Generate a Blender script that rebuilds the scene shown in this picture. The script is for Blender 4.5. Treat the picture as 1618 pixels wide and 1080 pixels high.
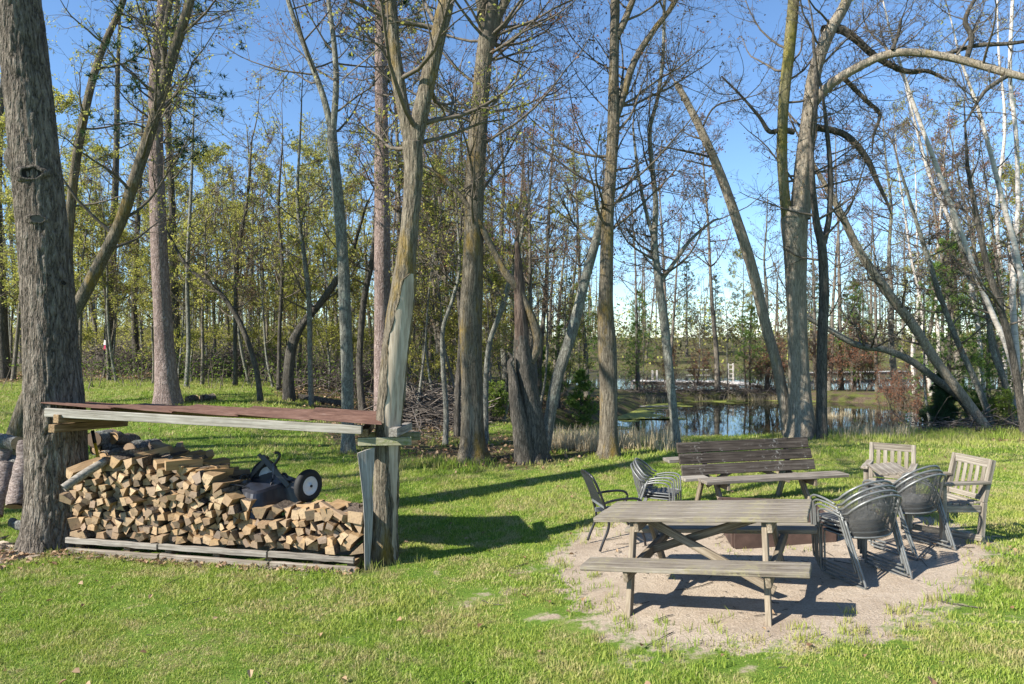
import bpy, math, random
import numpy as np
from mathutils import Vector, Matrix, noise as mnoise

for o in list(bpy.data.objects):
    bpy.data.objects.remove(o, do_unlink=True)
SC = bpy.context.scene
COL = SC.collection
R = math.radians
rng = np.random.default_rng(7)
random.seed(11)

# ------------------------------------------------------------------ camera, sky, sun, exposure
CAM_Z = 2.24
cd = bpy.data.cameras.new('camera')
cam = bpy.data.objects.new('camera', cd)
COL.objects.link(cam)
cam.location = (0, 0, CAM_Z)
cam.rotation_euler = (R(90), 0, 0)
cd.lens = 24.0
cd.sensor_width = 36.0
cd.clip_start = 0.1
cd.clip_end = 3000
SC.camera = cam

SUN_EL = R(37.5)
SUN_DIR = Vector((-0.885, -0.465, 0)).normalized()           # horizontal direction towards the sun
world = bpy.data.worlds.new('World')
SC.world = world
world.use_nodes = True
wn = world.node_tree
wn.nodes.clear()
sky = wn.nodes.new('ShaderNodeTexSky')
sky.sky_type = 'NISHITA'
sky.sun_disc = False
sky.sun_elevation = SUN_EL
sky.sun_rotation = math.atan2(SUN_DIR.x, SUN_DIR.y)
sky.altitude = 300
sky.air_density = 1.0
sky.dust_density = 0.0
sky.ozone_density = 3.0
bg = wn.nodes.new('ShaderNodeBackground')
bg.inputs['Strength'].default_value = 0.09
wo = wn.nodes.new('ShaderNodeOutputWorld')
tint = wn.nodes.new('ShaderNodeMix')                       # clear cold spring air: the whole sky a shade bluer
tint.data_type = 'RGBA'; tint.blend_type = 'MULTIPLY'; tint.inputs[0].default_value = 1.0
tint.inputs[7].default_value = (0.90, 1.04, 1.15, 1)
wn.links.new(sky.outputs[0], tint.inputs[6])
wn.links.new(tint.outputs[2], bg.inputs['Color'])
wn.links.new(bg.outputs[0], wo.inputs['Surface'])

sd = bpy.data.lights.new('sun', 'SUN')
sd.energy = 5.0
sd.angle = R(0.53)
sd.color = (1.0, 0.94, 0.84)
sun = bpy.data.objects.new('sun', sd)
COL.objects.link(sun)
tosun = Vector((SUN_DIR.x * math.cos(SUN_EL), SUN_DIR.y * math.cos(SUN_EL), math.sin(SUN_EL)))
sun.rotation_euler = tosun.to_track_quat('Z', 'Y').to_euler()
sun.location = (-20, -10, 25)

vs = SC.view_settings
vs.view_transform = 'Standard'
vs.look = 'None'
vs.exposure = 1.12
vs.gamma = 1.0
vs.use_curve_mapping = False
SC.render.engine = 'CYCLES'
SC.cycles.max_bounces = 4
SC.cycles.diffuse_bounces = 2
SC.cycles.glossy_bounces = 2
SC.cycles.transparent_max_bounces = 4

# ------------------------------------------------------------------ helpers: tagging
def tag(o, label=None, cat=None, group=None, kind=None):
    if label: o['label'] = label
    if cat: o['category'] = cat
    if group: o['group'] = group
    if kind: o['kind'] = kind
    return o

def empty(name, loc, rot=(0, 0, 0)):
    o = bpy.data.objects.new(name, None)
    o.empty_display_size = 0.1
    o.location = loc
    o.rotation_euler = rot
    COL.objects.link(o)
    return o

def link(name, me, parent=None, mat=None):
    o = bpy.data.objects.new(name, me)
    COL.objects.link(o)
    if parent is not None: o.parent = parent
    if mat is not None and len(me.materials) == 0:
        for m in (mat if isinstance(mat, (list, tuple)) else [mat]): me.materials.append(m)
    return o

def copy_tree(o, parent=None):
    c = o.copy()
    COL.objects.link(c)
    c.parent = parent
    for ch in o.children: copy_tree(ch, c)
    return c

def ordinal(n):
    w = ['zeroth','first','second','third','fourth','fifth','sixth','seventh','eighth','ninth','tenth','eleventh','twelfth','thirteenth','fourteenth','fifteenth','sixteenth','seventeenth','eighteenth','nineteenth','twentieth']
    if n < len(w): return w[n]
    t = ['', '', 'twenty', 'thirty', 'forty'][n // 10]
    return {20: 'twentieth', 30: 'thirtieth', 40: 'fortieth'}[n] if n % 10 == 0 else t + '-' + w[n % 10]

# ------------------------------------------------------------------ helpers: meshes
class MB:
    """collects quads and triangles (numpy) and builds one mesh"""
    def __init__(s):
        s.v = []; s.q = []; s.t = []; s.n = 0; s.qm = []; s.tm = []; s.at = {}
    def add(s, V, Q=None, T=None, m=0):
        V = np.asarray(V, float).reshape(-1, 3)
        if Q is not None and len(Q):
            Q = np.asarray(Q, int).reshape(-1, 4) + s.n
            s.q.append(Q); s.qm.append(np.full(len(Q), m))
        if T is not None and len(T):
            T = np.asarray(T, int).reshape(-1, 3) + s.n
            s.t.append(T); s.tm.append(np.full(len(T), m))
        s.v.append(V); s.n += len(V)
    def mesh(s, name, mats=(), smooth=True, offset=(0, 0, 0)):
        me = bpy.data.meshes.new(name)
        V = np.concatenate(s.v) - np.asarray(offset) if s.v else np.zeros((0, 3))
        Q = np.concatenate(s.q) if s.q else np.zeros((0, 4), int)
        T = np.concatenate(s.t) if s.t else np.zeros((0, 3), int)
        me.vertices.add(len(V)); me.vertices.foreach_set('co', V.astype(np.float32).ravel())
        nl = len(Q) * 4 + len(T) * 3
        me.loops.add(nl); me.loops.foreach_set('vertex_index', np.concatenate([Q.ravel(), T.ravel()]).astype(np.int32))
        me.polygons.add(len(Q) + len(T))
        st = np.concatenate([np.arange(len(Q)) * 4, len(Q) * 4 + np.arange(len(T)) * 3]).astype(np.int32)
        me.polygons.foreach_set('loop_start', st)
        mi = np.concatenate(s.qm + s.tm).astype(np.int32) if (s.qm or s.tm) else np.zeros(0, np.int32)
        me.polygons.foreach_set('material_index', mi)
        me.polygons.foreach_set('use_smooth', np.full(len(Q) + len(T), smooth))
        for m in (mats if isinstance(mats, (list, tuple)) else [mats]): me.materials.append(m)
        me.update(calc_edges=True)
        me.validate()
        return me

def norm(a):
    return a / np.maximum(np.linalg.norm(a, axis=-1, keepdims=True), 1e-9)

def tubes(mb, P, Rd, n=3, cap=False, m=0):
    """P (N,K,3) polylines, Rd (N,K) radii"""
    P = np.asarray(P, float); Rd = np.asarray(Rd, float)
    if P.ndim == 2: P = P[None]; Rd = Rd[None]
    N, K, _ = P.shape
    T = np.empty_like(P)
    T[:, 1:-1] = P[:, 2:] - P[:, :-2]; T[:, 0] = P[:, 1] - P[:, 0]; T[:, -1] = P[:, -1] - P[:, -2]
    T = norm(T)
    D = norm(P[:, -1] - P[:, 0])
    ref = np.where((np.abs(D[:, 2:3]) < 0.75), np.array([[0., 0., 1.]]), np.array([[1., 0.2, 0.]]))
    ref = np.repeat(ref[:, None], K, 1)
    A = norm(np.cross(T, ref)); B = np.cross(T, A)
    a = np.arange(n) / n * 2 * np.pi
    V = P[:, :, None] + Rd[:, :, None, None] * (A[:, :, None] * np.cos(a)[None, None, :, None] + B[:, :, None] * np.sin(a)[None, None, :, None])
    idx = np.arange(N * K * n).reshape(N, K, n)
    i0 = idx[:, :-1]; i1 = idx[:, 1:]
    Q = np.stack([i0, i1, np.roll(i1, -1, 2), np.roll(i0, -1, 2)], -1).reshape(-1, 4)
    T3 = None
    if cap:
        tr = []
        for j in range(1, n - 1):
            tr.append(np.stack([idx[:, 0, 0], idx[:, 0, j], idx[:, 0, j + 1]], -1))
            tr.append(np.stack([idx[:, -1, 0], idx[:, -1, j + 1], idx[:, -1, j]], -1))
        T3 = np.concatenate(tr)
    mb.add(V, Q, T3, m)

def spline(pts, k):
    """Catmull-Rom through pts (n,d), k samples"""
    P = np.asarray(pts, float)
    n = len(P)
    if n == 2:
        t = np.linspace(0, 1, k)[:, None]; return P[0] * (1 - t) + P[1] * t
    E = np.vstack([2 * P[0] - P[1], P, 2 * P[-1] - P[-2]])
    u = np.linspace(0, n - 1 - 1e-6, k); i = u.astype(int); t = (u - i)[:, None]
    p0, p1, p2, p3 = E[i], E[i + 1], E[i + 2], E[i + 3]
    return 0.5 * (2 * p1 + (p2 - p0) * t + (2 * p0 - 5 * p1 + 4 * p2 - p3) * t ** 2 + (3 * p1 - p0 - 3 * p2 + p3) * t ** 3)

def wire(mb, pts, r, n=8, k=None, m=0, cap=True):
    P = spline(pts, k or max(2, 6 * (len(pts) - 1))) if len(pts) > 2 else np.asarray(pts, float)
    tubes(mb, P, np.full(len(P), r), n, cap, m)

def box_mesh(name, sx, sy, sz, mats, bevel=0.004, jit=0.0, cuts=0, seed=0):
    """bevelled box centred at origin, long axis x; loops along x so it can be uneven"""
    rr = np.random.default_rng(seed)
    b = min(bevel, sy * .3, sz * .3)
    K = 2 + cuts
    hx, hy, hz = sx / 2, sy / 2, sz / 2
    prof = np.array([[-hy + b, -hz], [hy - b, -hz], [hy, -hz + b], [hy, hz - b], [hy - b, hz], [-hy + b, hz], [-hy, hz - b], [-hy, -hz + b]])
    inner = prof * [1 - b / hy, 1 - b / hz]
    xs = np.linspace(-hx + b, hx - b, K)
    rings = [np.c_[np.full(8, -hx), inner]]
    for x in xs:
        p = prof * (1 + rr.normal(0, jit, 2) * .5) + rr.normal(0, jit, 2) * [hy, hz]
        rings.append(np.c_[np.full(8, x), p])
    rings.append(np.c_[np.full(8, hx), inner])
    V = np.array(rings); n = 8; KK = len(rings)
    idx = np.arange(KK * n).reshape(KK, n)
    i0, i1 = idx[:-1], idx[1:]
    Q = np.stack([i0, np.roll(i0, -1, 1), np.roll(i1, -1, 1), i1], -1).reshape(-1, 4)
    T = []
    for j in range(1, 7):
        T.append([idx[0, 0], idx[0, j + 1], idx[0, j]]); T.append([idx[-1, 0], idx[-1, j], idx[-1, j + 1]])
    mb = MB(); mb.add(V, Q, T)
    return mb.mesh(name, mats, smooth=False)

def axis_matrix(p0, p1, up=(0, 0, 1), roll=0.0):
    a = Vector(p0); b = Vector(p1); x = (b - a).normalized(); u = Vector(up)
    if abs(x.dot(u)) > .98: u = Vector((0, 1, 0))
    y = u.cross(x).normalized(); z = x.cross(y)
    M = Matrix((x, y, z)).transposed()
    if roll: M = M @ Matrix.Rotation(roll, 3, 'X')
    M = M.to_4x4(); M.translation = (a + b) / 2
    return M

def plank(name, p0, p1, w, t, mat, parent, up=(0, 0, 1), roll=0.0, bevel=0.004, jit=0.012, cuts=4, seed=None):
    """plank from p0 to p1 (parent space); w across, t thick along up"""
    L = (Vector(p1) - Vector(p0)).length
    me = box_mesh(name, L, w, t, mat, bevel, jit, cuts, seed if seed is not None else random.randint(0, 9999))
    o = link(name, me, parent)
    o.matrix_local = axis_matrix(p0, p1, up, roll)
    return o

# ------------------------------------------------------------------ helpers: materials
class NT:
    def __init__(s, name):
        s.m = bpy.data.materials.new(name); s.m.use_nodes = True
        s.t = s.m.node_tree; s.t.nodes.clear()
        s.out = s.t.nodes.new('ShaderNodeOutputMaterial')
        s.b = s.t.nodes.new('ShaderNodeBsdfPrincipled')
        s.t.links.new(s.b.outputs[0], s.out.inputs[0])
    def n(s, ty, **kw):
        nd = s.t.nodes.new('ShaderNode' + ty)
        for k, v in kw.items():
            if hasattr(nd, k): setattr(nd, k, v)
            else: nd.inputs[k.replace('_', ' ')].default_value = v
        return nd
    def l(s, a, b): s.t.links.new(a, b)
    def co(s, kind='Object', scale=(1, 1, 1), rot=(0, 0, 0)):
        c = s.n('TexCoord'); mp = s.n('Mapping')
        mp.inputs['Scale'].default_value = scale; mp.inputs['Rotation'].default_value = rot
        s.l(c.outputs[kind], mp.inputs[0]); return mp.outputs[0]
    def pos(s, scale=(1, 1, 1)):
        c = s.n('NewGeometry'); mp = s.n('Mapping'); mp.inputs['Scale'].default_value = scale
        s.l(c.outputs['Position'], mp.inputs[0]); return mp.outputs[0]
    def noise(s, v, scale, detail=4, rough=.55, dist=0.0):
        nd = s.n('TexNoise'); nd.inputs['Scale'].default_value = scale; nd.inputs['Detail'].default_value = detail
        nd.inputs['Roughness'].default_value = rough; nd.inputs['Distortion'].default_value = dist
        if v is not None: s.l(v, nd.inputs['Vector'])
        return nd.outputs['Fac']
    def voro(s, v, scale, feature='F1', rand=1.0):
        nd = s.n('TexVoronoi'); nd.feature = feature; nd.inputs['Scale'].default_value = scale
        nd.inputs['Randomness'].default_value = rand
        s.l(v, nd.inputs['Vector']); return nd.outputs['Distance']
    def ramp(s, f, stops, interp='LINEAR'):
        nd = s.n('ValToRGB'); nd.color_ramp.interpolation = interp
        e = nd.color_ramp.elements
        while len(e) < len(stops): e.new(.5)
        for k, (p, c) in enumerate(stops):
            e[k].position = p; e[k].color = (*c, 1) if len(c) == 3 else c
        s.l(f, nd.inputs[0]); return nd.outputs[0]
    def mr(s, f, a, b, c=0.0, d=1.0, smooth=False):
        nd = s.n('MapRange'); nd.inputs[1].default_value = a; nd.inputs[2].default_value = b
        nd.inputs[3].default_value = c; nd.inputs[4].default_value = d
        if smooth: nd.interpolation_type = 'SMOOTHSTEP'
        s.l(f, nd.inputs[0]); return nd.outputs[0]
    def math(s, op, a, b=0.0):
        nd = s.n('Math'); nd.operation = op
        for i, x in enumerate((a, b)):
            if isinstance(x, (int, float)): nd.inputs[i].default_value = x
            else: s.l(x, nd.inputs[i])
        return nd.outputs[0]
    def mix(s, f, a, b, mode='MIX'):
        nd = s.n('Mix'); nd.data_type = 'RGBA'; nd.blend_type = mode
        for sock, x in ((nd.inputs[0], f), (nd.inputs[6], a), (nd.inputs[7], b)):
            if isinstance(x, (int, float)): sock.default_value = x
            elif isinstance(x, tuple): sock.default_value = (*x, 1) if len(x) == 3 else x
            else: s.l(x, sock)
        return nd.outputs[2]
    def bump(s, h, strength=.5, dist=.01):
        nd = s.n('Bump'); nd.inputs['Strength'].default_value = strength; nd.inputs['Distance'].default_value = dist
        s.l(h, nd.inputs['Height']); s.l(nd.outputs[0], s.b.inputs['Normal']); return nd
    def attr(s, name):
        nd = s.n('Attribute'); nd.attribute_name = name; return nd.outputs['Fac']
    def set(s, col=None, rough=None, metal=None, spec=None):
        if col is not None:
            if isinstance(col, tuple): s.b.inputs['Base Color'].default_value = (*col, 1)
            else: s.l(col, s.b.inputs['Base Color'])
        if rough is not None:
            if isinstance(rough, (int, float)): s.b.inputs['Roughness'].default_value = rough
            else: s.l(rough, s.b.inputs['Roughness'])
        if metal is not None: s.b.inputs['Metallic'].default_value = metal
        if spec is not None: s.b.inputs['Specular IOR Level'].default_value = spec
        return s.m

def bark(name, dark, mid, light, fx=7.0, fz=.13, moss=None, moss_amt=.5, patch=None, bump=.9, dist=.03, plates=False):
    t = NT(name)
    v = t.co('Object', (1, 1, fz))
    n1 = t.noise(v, fx, 3, .5, .35)
    n2 = t.noise(t.co('Object', (1, 1, fz * 1.6)), fx * 2.1, 3, .55, .3)
    r1 = t.math('ABSOLUTE', t.math('SUBTRACT', n1, .5)); r2 = t.math('ABSOLUTE', t.math('SUBTRACT', n2, .5))
    fur = t.math('ADD', t.mr(r1, 0, .13, 0, .62), t.mr(r2, 0, .12, 0, .38))           # thin dark furrows between plates
    c = t.ramp(fur, [(.10, dark), (.42, mid), (.95, light)])
    fine = t.noise(t.co('Object', (1, 1, .5)), 55, 3, .7)
    c = t.mix(t.mr(fine, .35, .7, .0, .45), c, light)
    big = t.noise(t.co('Object'), 1.3, 3)
    c = t.mix(t.mr(big, .4, .75, 0, .5), c, dark)
    if patch:                                   # pale lichen
        lp = t.noise(t.co('Object', (1, 1, .8)), 6, 5, .7)
        c = t.mix(t.mr(lp, .56, .66, 0, .75), c, patch)
    if moss:
        mp = t.noise(t.co('Object', (1, 1, .35)), 2.2, 5, .7)
        c = t.mix(t.mr(mp, .62 - moss_amt * .25, .75 - moss_amt * .2, 0, .8), c, moss)
    rv = t.n('ObjectInfo').outputs['Random']
    t.set(c, .92, spec=.15)
    t.bump(t.math('ADD', fur, t.math('MULTIPLY', fine, .25)), bump, dist)
    return t.m

def weathered(name, dark, mid, light, lichen=None, lichen_amt=.5, along=(1.2, 28, 28), bump=.5):
    t = NT(name)
    v = t.co('Object', along)
    g = t.noise(v, 1.6, 6, .65, .4)
    rv = t.n('ObjectInfo').outputs['Random']
    c = t.ramp(t.math('ADD', g, t.math('MULTIPLY', t.math('SUBTRACT', rv, .5), .12)), [(.33, dark), (.5, mid), (.68, light)])
    crack = t.noise(t.co('Object', (along[0] * .8, along[1] * 2.4, along[2] * 2.4)), 1.3, 3, .5)
    c = t.mix(t.mr(crack, .60, .68, 0, .7), c, dark)
    if lichen:
        a = t.noise(t.co('Object'), 26, 5, .75); b = t.noise(t.co('Object'), 3.2, 3)
        f = t.mr(t.math('ADD', t.math('MULTIPLY', a, .7), t.math('MULTIPLY', b, .4)), .60 - .07 * lichen_amt, .68 - .05 * lichen_amt, 0, .8)
        c = t.mix(f, c, lichen)
    blot = t.noise(t.co('Object'), 4.5, 3)
    c = t.mix(t.mr(blot, .5, .75, 0, .35), c, dark)
    t.set(c, .88, spec=.2)
    t.bump(t.math('SUBTRACT', g, t.math('MULTIPLY', t.mr(crack, .58, .68), .6)), bump, .006)
    return t.m

def leaf_mat(name, c1, c2, trans=.45, rough=.6):
    t = NT(name)
    rv = t.attr('rnd')
    c = t.mix(rv, c1, c2)
    t.set(c, rough, spec=.25)
    tr = t.n('BsdfTranslucent'); t.l(c, tr.inputs[0])
    mx = t.n('MixShader'); mx.inputs[0].default_value = trans
    t.l(t.b.outputs[0], mx.inputs[1]); t.l(tr.outputs[0], mx.inputs[2]); t.l(mx.outputs[0], t.out.inputs[0])
    return t.m

def plain(name, col, rough=.6, metal=0.0, var=.25, scale=9, bump=0.0, spec=.4):
    t = NT(name)
    f = t.noise(t.co('Object'), scale, 4, .6)
    c = t.mix(t.mr(f, .3, .7), tuple(x * (1 - var) for x in col), tuple(min(1, x * (1 + var)) for x in col))
    t.set(c, rough, metal, spec)
    if bump: t.bump(f, bump, .004)
    return t.m
# ------------------------------------------------------------------ terrain
F = 1078.7
WATER_Z = -0.95
def sst(a, b, x):
    t = np.clip((np.asarray(x, float) - a) / (b - a), 0, 1); return t * t * (3 - 2 * t)

def poly_sd(x, y, poly):
    """signed distance, negative inside"""
    x = np.asarray(x, float); y = np.asarray(y, float)
    d = np.full(x.shape, 1e9); ins = np.zeros(x.shape, bool)
    n = len(poly)
    for i in range(n):
        x0, y0 = poly[i]; x1, y1 = poly[(i + 1) % n]
        ex, ey = x1 - x0, y1 - y0
        t = np.clip(((x - x0) * ex + (y - y0) * ey) / (ex * ex + ey * ey), 0, 1)
        d = np.minimum(d, (x - x0 - t * ex) ** 2 + (y - y0 - t * ey) ** 2)
        c = ((y0 > y) != (y1 > y)) & (x < (x1 - x0) * (y - y0) / (y1 - y0 + 1e-12) + x0)
        ins ^= c
    d = np.sqrt(d)
    return np.where(ins, -d, d)

POND = [(0.8, 21.6), (1.6, 24.2), (3.4, 27.0), (5.2, 30.5), (7.0, 35.0), (11, 37.6), (16, 37.4), (19.6, 34.5), (20.4, 29.5), (18.0, 25.0), (14, 21.9), (9.5, 20.3), (6, 19.7), (3.2, 19.8), (1.5, 20.3)]
LAKE = [(5.0, 42), (8.5, 40.5), (16, 40.8), (30, 41.5), (70, 40), (140, 44), (160, 90), (70, 84), (30, 79), (10, 76), (4, 66), (3.2, 52)]

def wob(x, y, s, seed=0.0):
    return (np.sin(x * s * 1.3 + seed) * np.cos(y * s * 1.1 - seed * 2) + np.sin((x + y) * s * .7 + seed * 3) * .6) * .6

def G(x, y):
    x = np.asarray(x, float); y = np.asarray(y, float)
    z = 0.103 * np.clip(x - 1.77, -2.2, 2.6) * (1 - .75 * sst(8, 15, y)) - 0.0515 * np.clip(y - 6.09, -6, 2.8)
    z = z + 0.95 * sst(9.5, 21, y) * (1 - sst(-8.5, -1.5, x))           # lawn climbs to the woods on the left
    z = z + np.where(x < 3, .014 * np.clip(y - 22, 0, 60), 0) * (1 - sst(-2, 3, x))
    z = z + .022 * wob(x, y, 1.1) * sst(4, 8, y) + .10 * wob(x, y, .35, 1.0) * sst(15, 26, y)
    z = z + .012 * wob(x, y, 4.3, 2.0) * sst(14, 8, y)
    # the lawn falls to the pond
    z = z - .25 * sst(15, 18.5, y) * sst(-1, 3, x)
    zb = z
    ps = poly_sd(x, y, POND); ls = poly_sd(x, y, LAKE)
    near = sst(20, 30, y) * sst(1, 5, x)
    z = z + near * (-0.55 - z) * .8                                     # low ground round the water
    k = 1 - sst(-1.4, 1.1, ps); z = z * (1 - k) + (WATER_Z - .65) * k
    k = 1 - sst(-2.2, .9, ls); z = z * (1 - k) + (WATER_Z - .65) * k
    z = z + np.clip(y - 76, 0, 60) * .045 * sst(2, 12, ls) + 1.0 * sst(-5, 25, y - 80) * sst(0, 4, ls)
    z = np.where(y > 300, z, z)
    return z

def P(px, py, d):
    return np.array([(px - 809) / F * d, d, CAM_Z - (py - 540) / F * d])

def gp(px, py, dmax=120):
    """where the ray through a pixel meets the ground"""
    d = np.linspace(3.5, dmax, 6000)
    g = G((px - 809) / F * d, d); zz = CAM_Z - (py - 540) / F * d
    i = np.argmax(zz < g)
    if not (zz < g).any(): i = len(d) - 1
    p = P(px, py, d[i]); p[2] = g[i]
    return p

def gz(x, y): return float(G(np.array([x]), np.array([y]))[0])

def set_attr(me, name, arr):
    a = me.attributes.new(name, 'FLOAT', 'POINT'); a.data.foreach_set('value', np.asarray(arr, np.float32))

def grow_axis(lo, hi, flo, fhi, step, g=1.18):
    a = list(np.arange(flo, fhi + step / 2, step)); s = step; x = a[-1]
    while x < hi: s *= g; x += s; a.append(x)
    s = step; x = a[0]; b = []
    while x > lo: s *= g; x -= s; b.append(x)
    return np.array(b[::-1] + a)

SAND = [gp(*p)[:2] for p in [(880, 915), (872, 875), (905, 845), (950, 828), (1010, 816), (1100, 806), (1200, 802), (1300, 802), (1400, 806), (1500, 822), (1570, 850), (1590, 880), (1545, 915), (1490, 965), (1390, 1010), (1250, 1032), (1100, 1025), (990, 1018), (935, 990), (905, 950)]]
PIT_LITTER = [gp(*p)[:2] for p in [(600, 690), (700, 683), (800, 688), (905, 698), (1000, 712), (905, 728), (840, 742), (720, 742), (630, 722)]]

THIN = [(*gp(px, py)[:2], r_, a_) for px, py, r_, a_ in [(800, 935, .45, .5), (735, 960, .3, .42), (700, 905, .35, .4), (850, 900, .4, .5), (860, 975, .4, .48), (480, 905, .5, .42), (330, 905, .45, .4), (250, 960, .35, .38), (1000, 1045, .4, .45), (1180, 1050, .35, .42), (1560, 985, .4, .45), (560, 1010, .3, .36), (120, 1010, .35, .36), (690, 790, .5, .36), (480, 830, .4, .36)]]
def masks(x, y):
    sand = np.clip(.5 - poly_sd(x, y, SAND) / .85, 0, 1)
    for bx, by, rr_, am in THIN: sand = np.maximum(sand, am * np.exp(-((x - bx) ** 2 + ((y - by) * 1.5) ** 2) / rr_ ** 2))
    lit = np.clip(.5 - poly_sd(x, y, PIT_LITTER) / 1.6, 0, 1)
    # woods floor: beyond the mown edge on the left, banks and far hill everywhere
    edge = 19.0 + 3.2 * np.sin(x * .42) + 1.5 * np.sin(x * 1.1 + 2) + np.where(x < -6.5, 7.5 * sst(-6.5, -9.5, x), 0)
    woods = sst(-2.0, 3.0, y - edge) * (1 - sst(3, 7, x))
    pond_bank = sst(2.2, .3, poly_sd(x, y, POND)) * sst(18.0, 19.5, y)
    far = sst(33, 36, y)
    # bare strip in front of the wood stack and round the old oak
    strip = np.exp(-((y - (7.62 - .205 * (x + 1.6))) / .22) ** 2) * sst(-5.9, -5.2, x) * (1 - sst(-1.6, -1.1, x))
    oak = np.exp(-(((x + 6.2) / .95) ** 2 + ((y - 8.55) / .5) ** 2))
    right = sst(15.5, 17.5, y) * sst(9.5, 11.5, x)
    lit = np.maximum.reduce([lit, woods, pond_bank * .8, far, right, strip * .9, oak])
    return sand, np.clip(lit, 0, 1)

xs = grow_axis(-260, 260, -15, 15, .16); ys = grow_axis(-60, 420, 2.5, 27, .16, 1.1)
GX, GY = np.meshgrid(xs, ys)
GZ = G(GX, GY)
ny, nx = GX.shape
ii = np.arange(ny * nx).reshape(ny, nx)
mb = MB()
mb.add(np.stack([GX, GY, GZ], -1), np.stack([ii[:-1, :-1], ii[:-1, 1:], ii[1:, 1:], ii[1:, :-1]], -1))

def ground_material():
    t = NT('lawn_ground')
    sand = t.attr('sand'); lit = t.attr('litter')
    p = t.pos()
    nz = t.noise(p, 5.5, 6, .68); n2 = t.noise(p, .55, 4, .6); n3 = t.noise(p, 60, 4, .7); n4 = t.noise(p, 2.1, 4, .6)
    green = t.ramp(t.math('ADD', t.math('MULTIPLY', nz, .6), t.math('MULTIPLY', n4, .45)), [(.3, (.07, .15, .016)), (.52, (.15, .24, .035)), (.68, (.27, .29, .085)), (.82, (.38, .34, .16))])
    green = t.mix(t.mr(n3, .3, .7, 0, .55), green, (.05, .075, .014))
    sandc = t.ramp(n3, [(.25, (.27, .215, .16)), (.5, (.43, .355, .275)), (.75, (.57, .485, .39))])
    sandc = t.mix(t.mr(nz, .45, .75, 0, .5), sandc, (.30, .22, .15))
    leafc = t.ramp(t.noise(p, 24, 5, .75), [(.3, (.032, .024, .017)), (.48, (.085, .062, .044)), (.62, (.165, .125, .09)), (.75, (.27, .21, .155))])
    leafc = t.mix(t.mr(n4, .40, .62, 0, .8), leafc, t.mix(nz, (.05, .09, .012), (.16, .17, .04)))
    fs = t.mr(t.math('ADD', sand, t.math('MULTIPLY', t.math('SUBTRACT', nz, .5), 1.5)), .40, .60)
    fl = t.mr(t.math('ADD', lit, t.math('MULTIPLY', t.math('SUBTRACT', nz, .5), 1.3)), .36, .64)
    ash = t.noise(p, 1.4, 3)
    sandc = t.mix(t.mr(ash, .52, .72, 0, .45), sandc, (.22, .165, .12))
    c = t.mix(fl, green, leafc); c = t.mix(fs, c, sandc)
    t.set(c, .95, spec=.1)
    t.bump(t.math('ADD', n3, t.math('MULTIPLY', nz, 1.2)), .8, .03)
    return t.m

me = mb.mesh('lawn_ground', ground_material())
sm, lm = masks(GX.ravel(), GY.ravel())
set_attr(me, 'sand', sm); set_attr(me, 'litter', lm)
tag(link('ground', me), 'sloping lawn with sandy patch and leafy woods floor', 'ground', kind='structure')

# ------------------------------------------------------------------ water
def water_material(name, deep, rip):
    t = NT(name)
    w = t.noise(t.pos((1, .45, 1)), 2.3, 3, .5); w2 = t.noise(t.pos((1, .35, 1)), 11, 2, .5)
    t.set(deep, .03, spec=.5)
    t.b.inputs['IOR'].default_value = 1.33
    t.bump(t.math('ADD', w, t.math('MULTIPLY', w2, .25)), rip, .02)
    return t.m
def sheet(name, poly, z, mat, grow=1.6):
    c = np.mean(poly, 0); pp = [np.array(q) + norm(np.array(q) - c) * grow for q in poly]
    pp = spline(pp + [pp[0]], 60)[:-1]
    mb = MB(); n = len(pp)
    V = np.vstack([np.c_[pp, np.full(n, z)], [[c[0], c[1], z]]])
    mb.add(V, None, [[i, (i + 1) % n, n] for i in range(n)])
    return link(name, mb.mesh(name, mat))
tag(sheet('pond_water', POND, WATER_Z, water_material('pond_water', (.018, .022, .012), .10)), 'still dark pond reflecting bare trees', 'pond', kind='structure')
tag(sheet('lake_water', LAKE, WATER_Z, water_material('lake_water', (.03, .045, .055), .22), 1.0), 'pale blue lake behind the wooded strip', 'lake', kind='structure')

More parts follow.
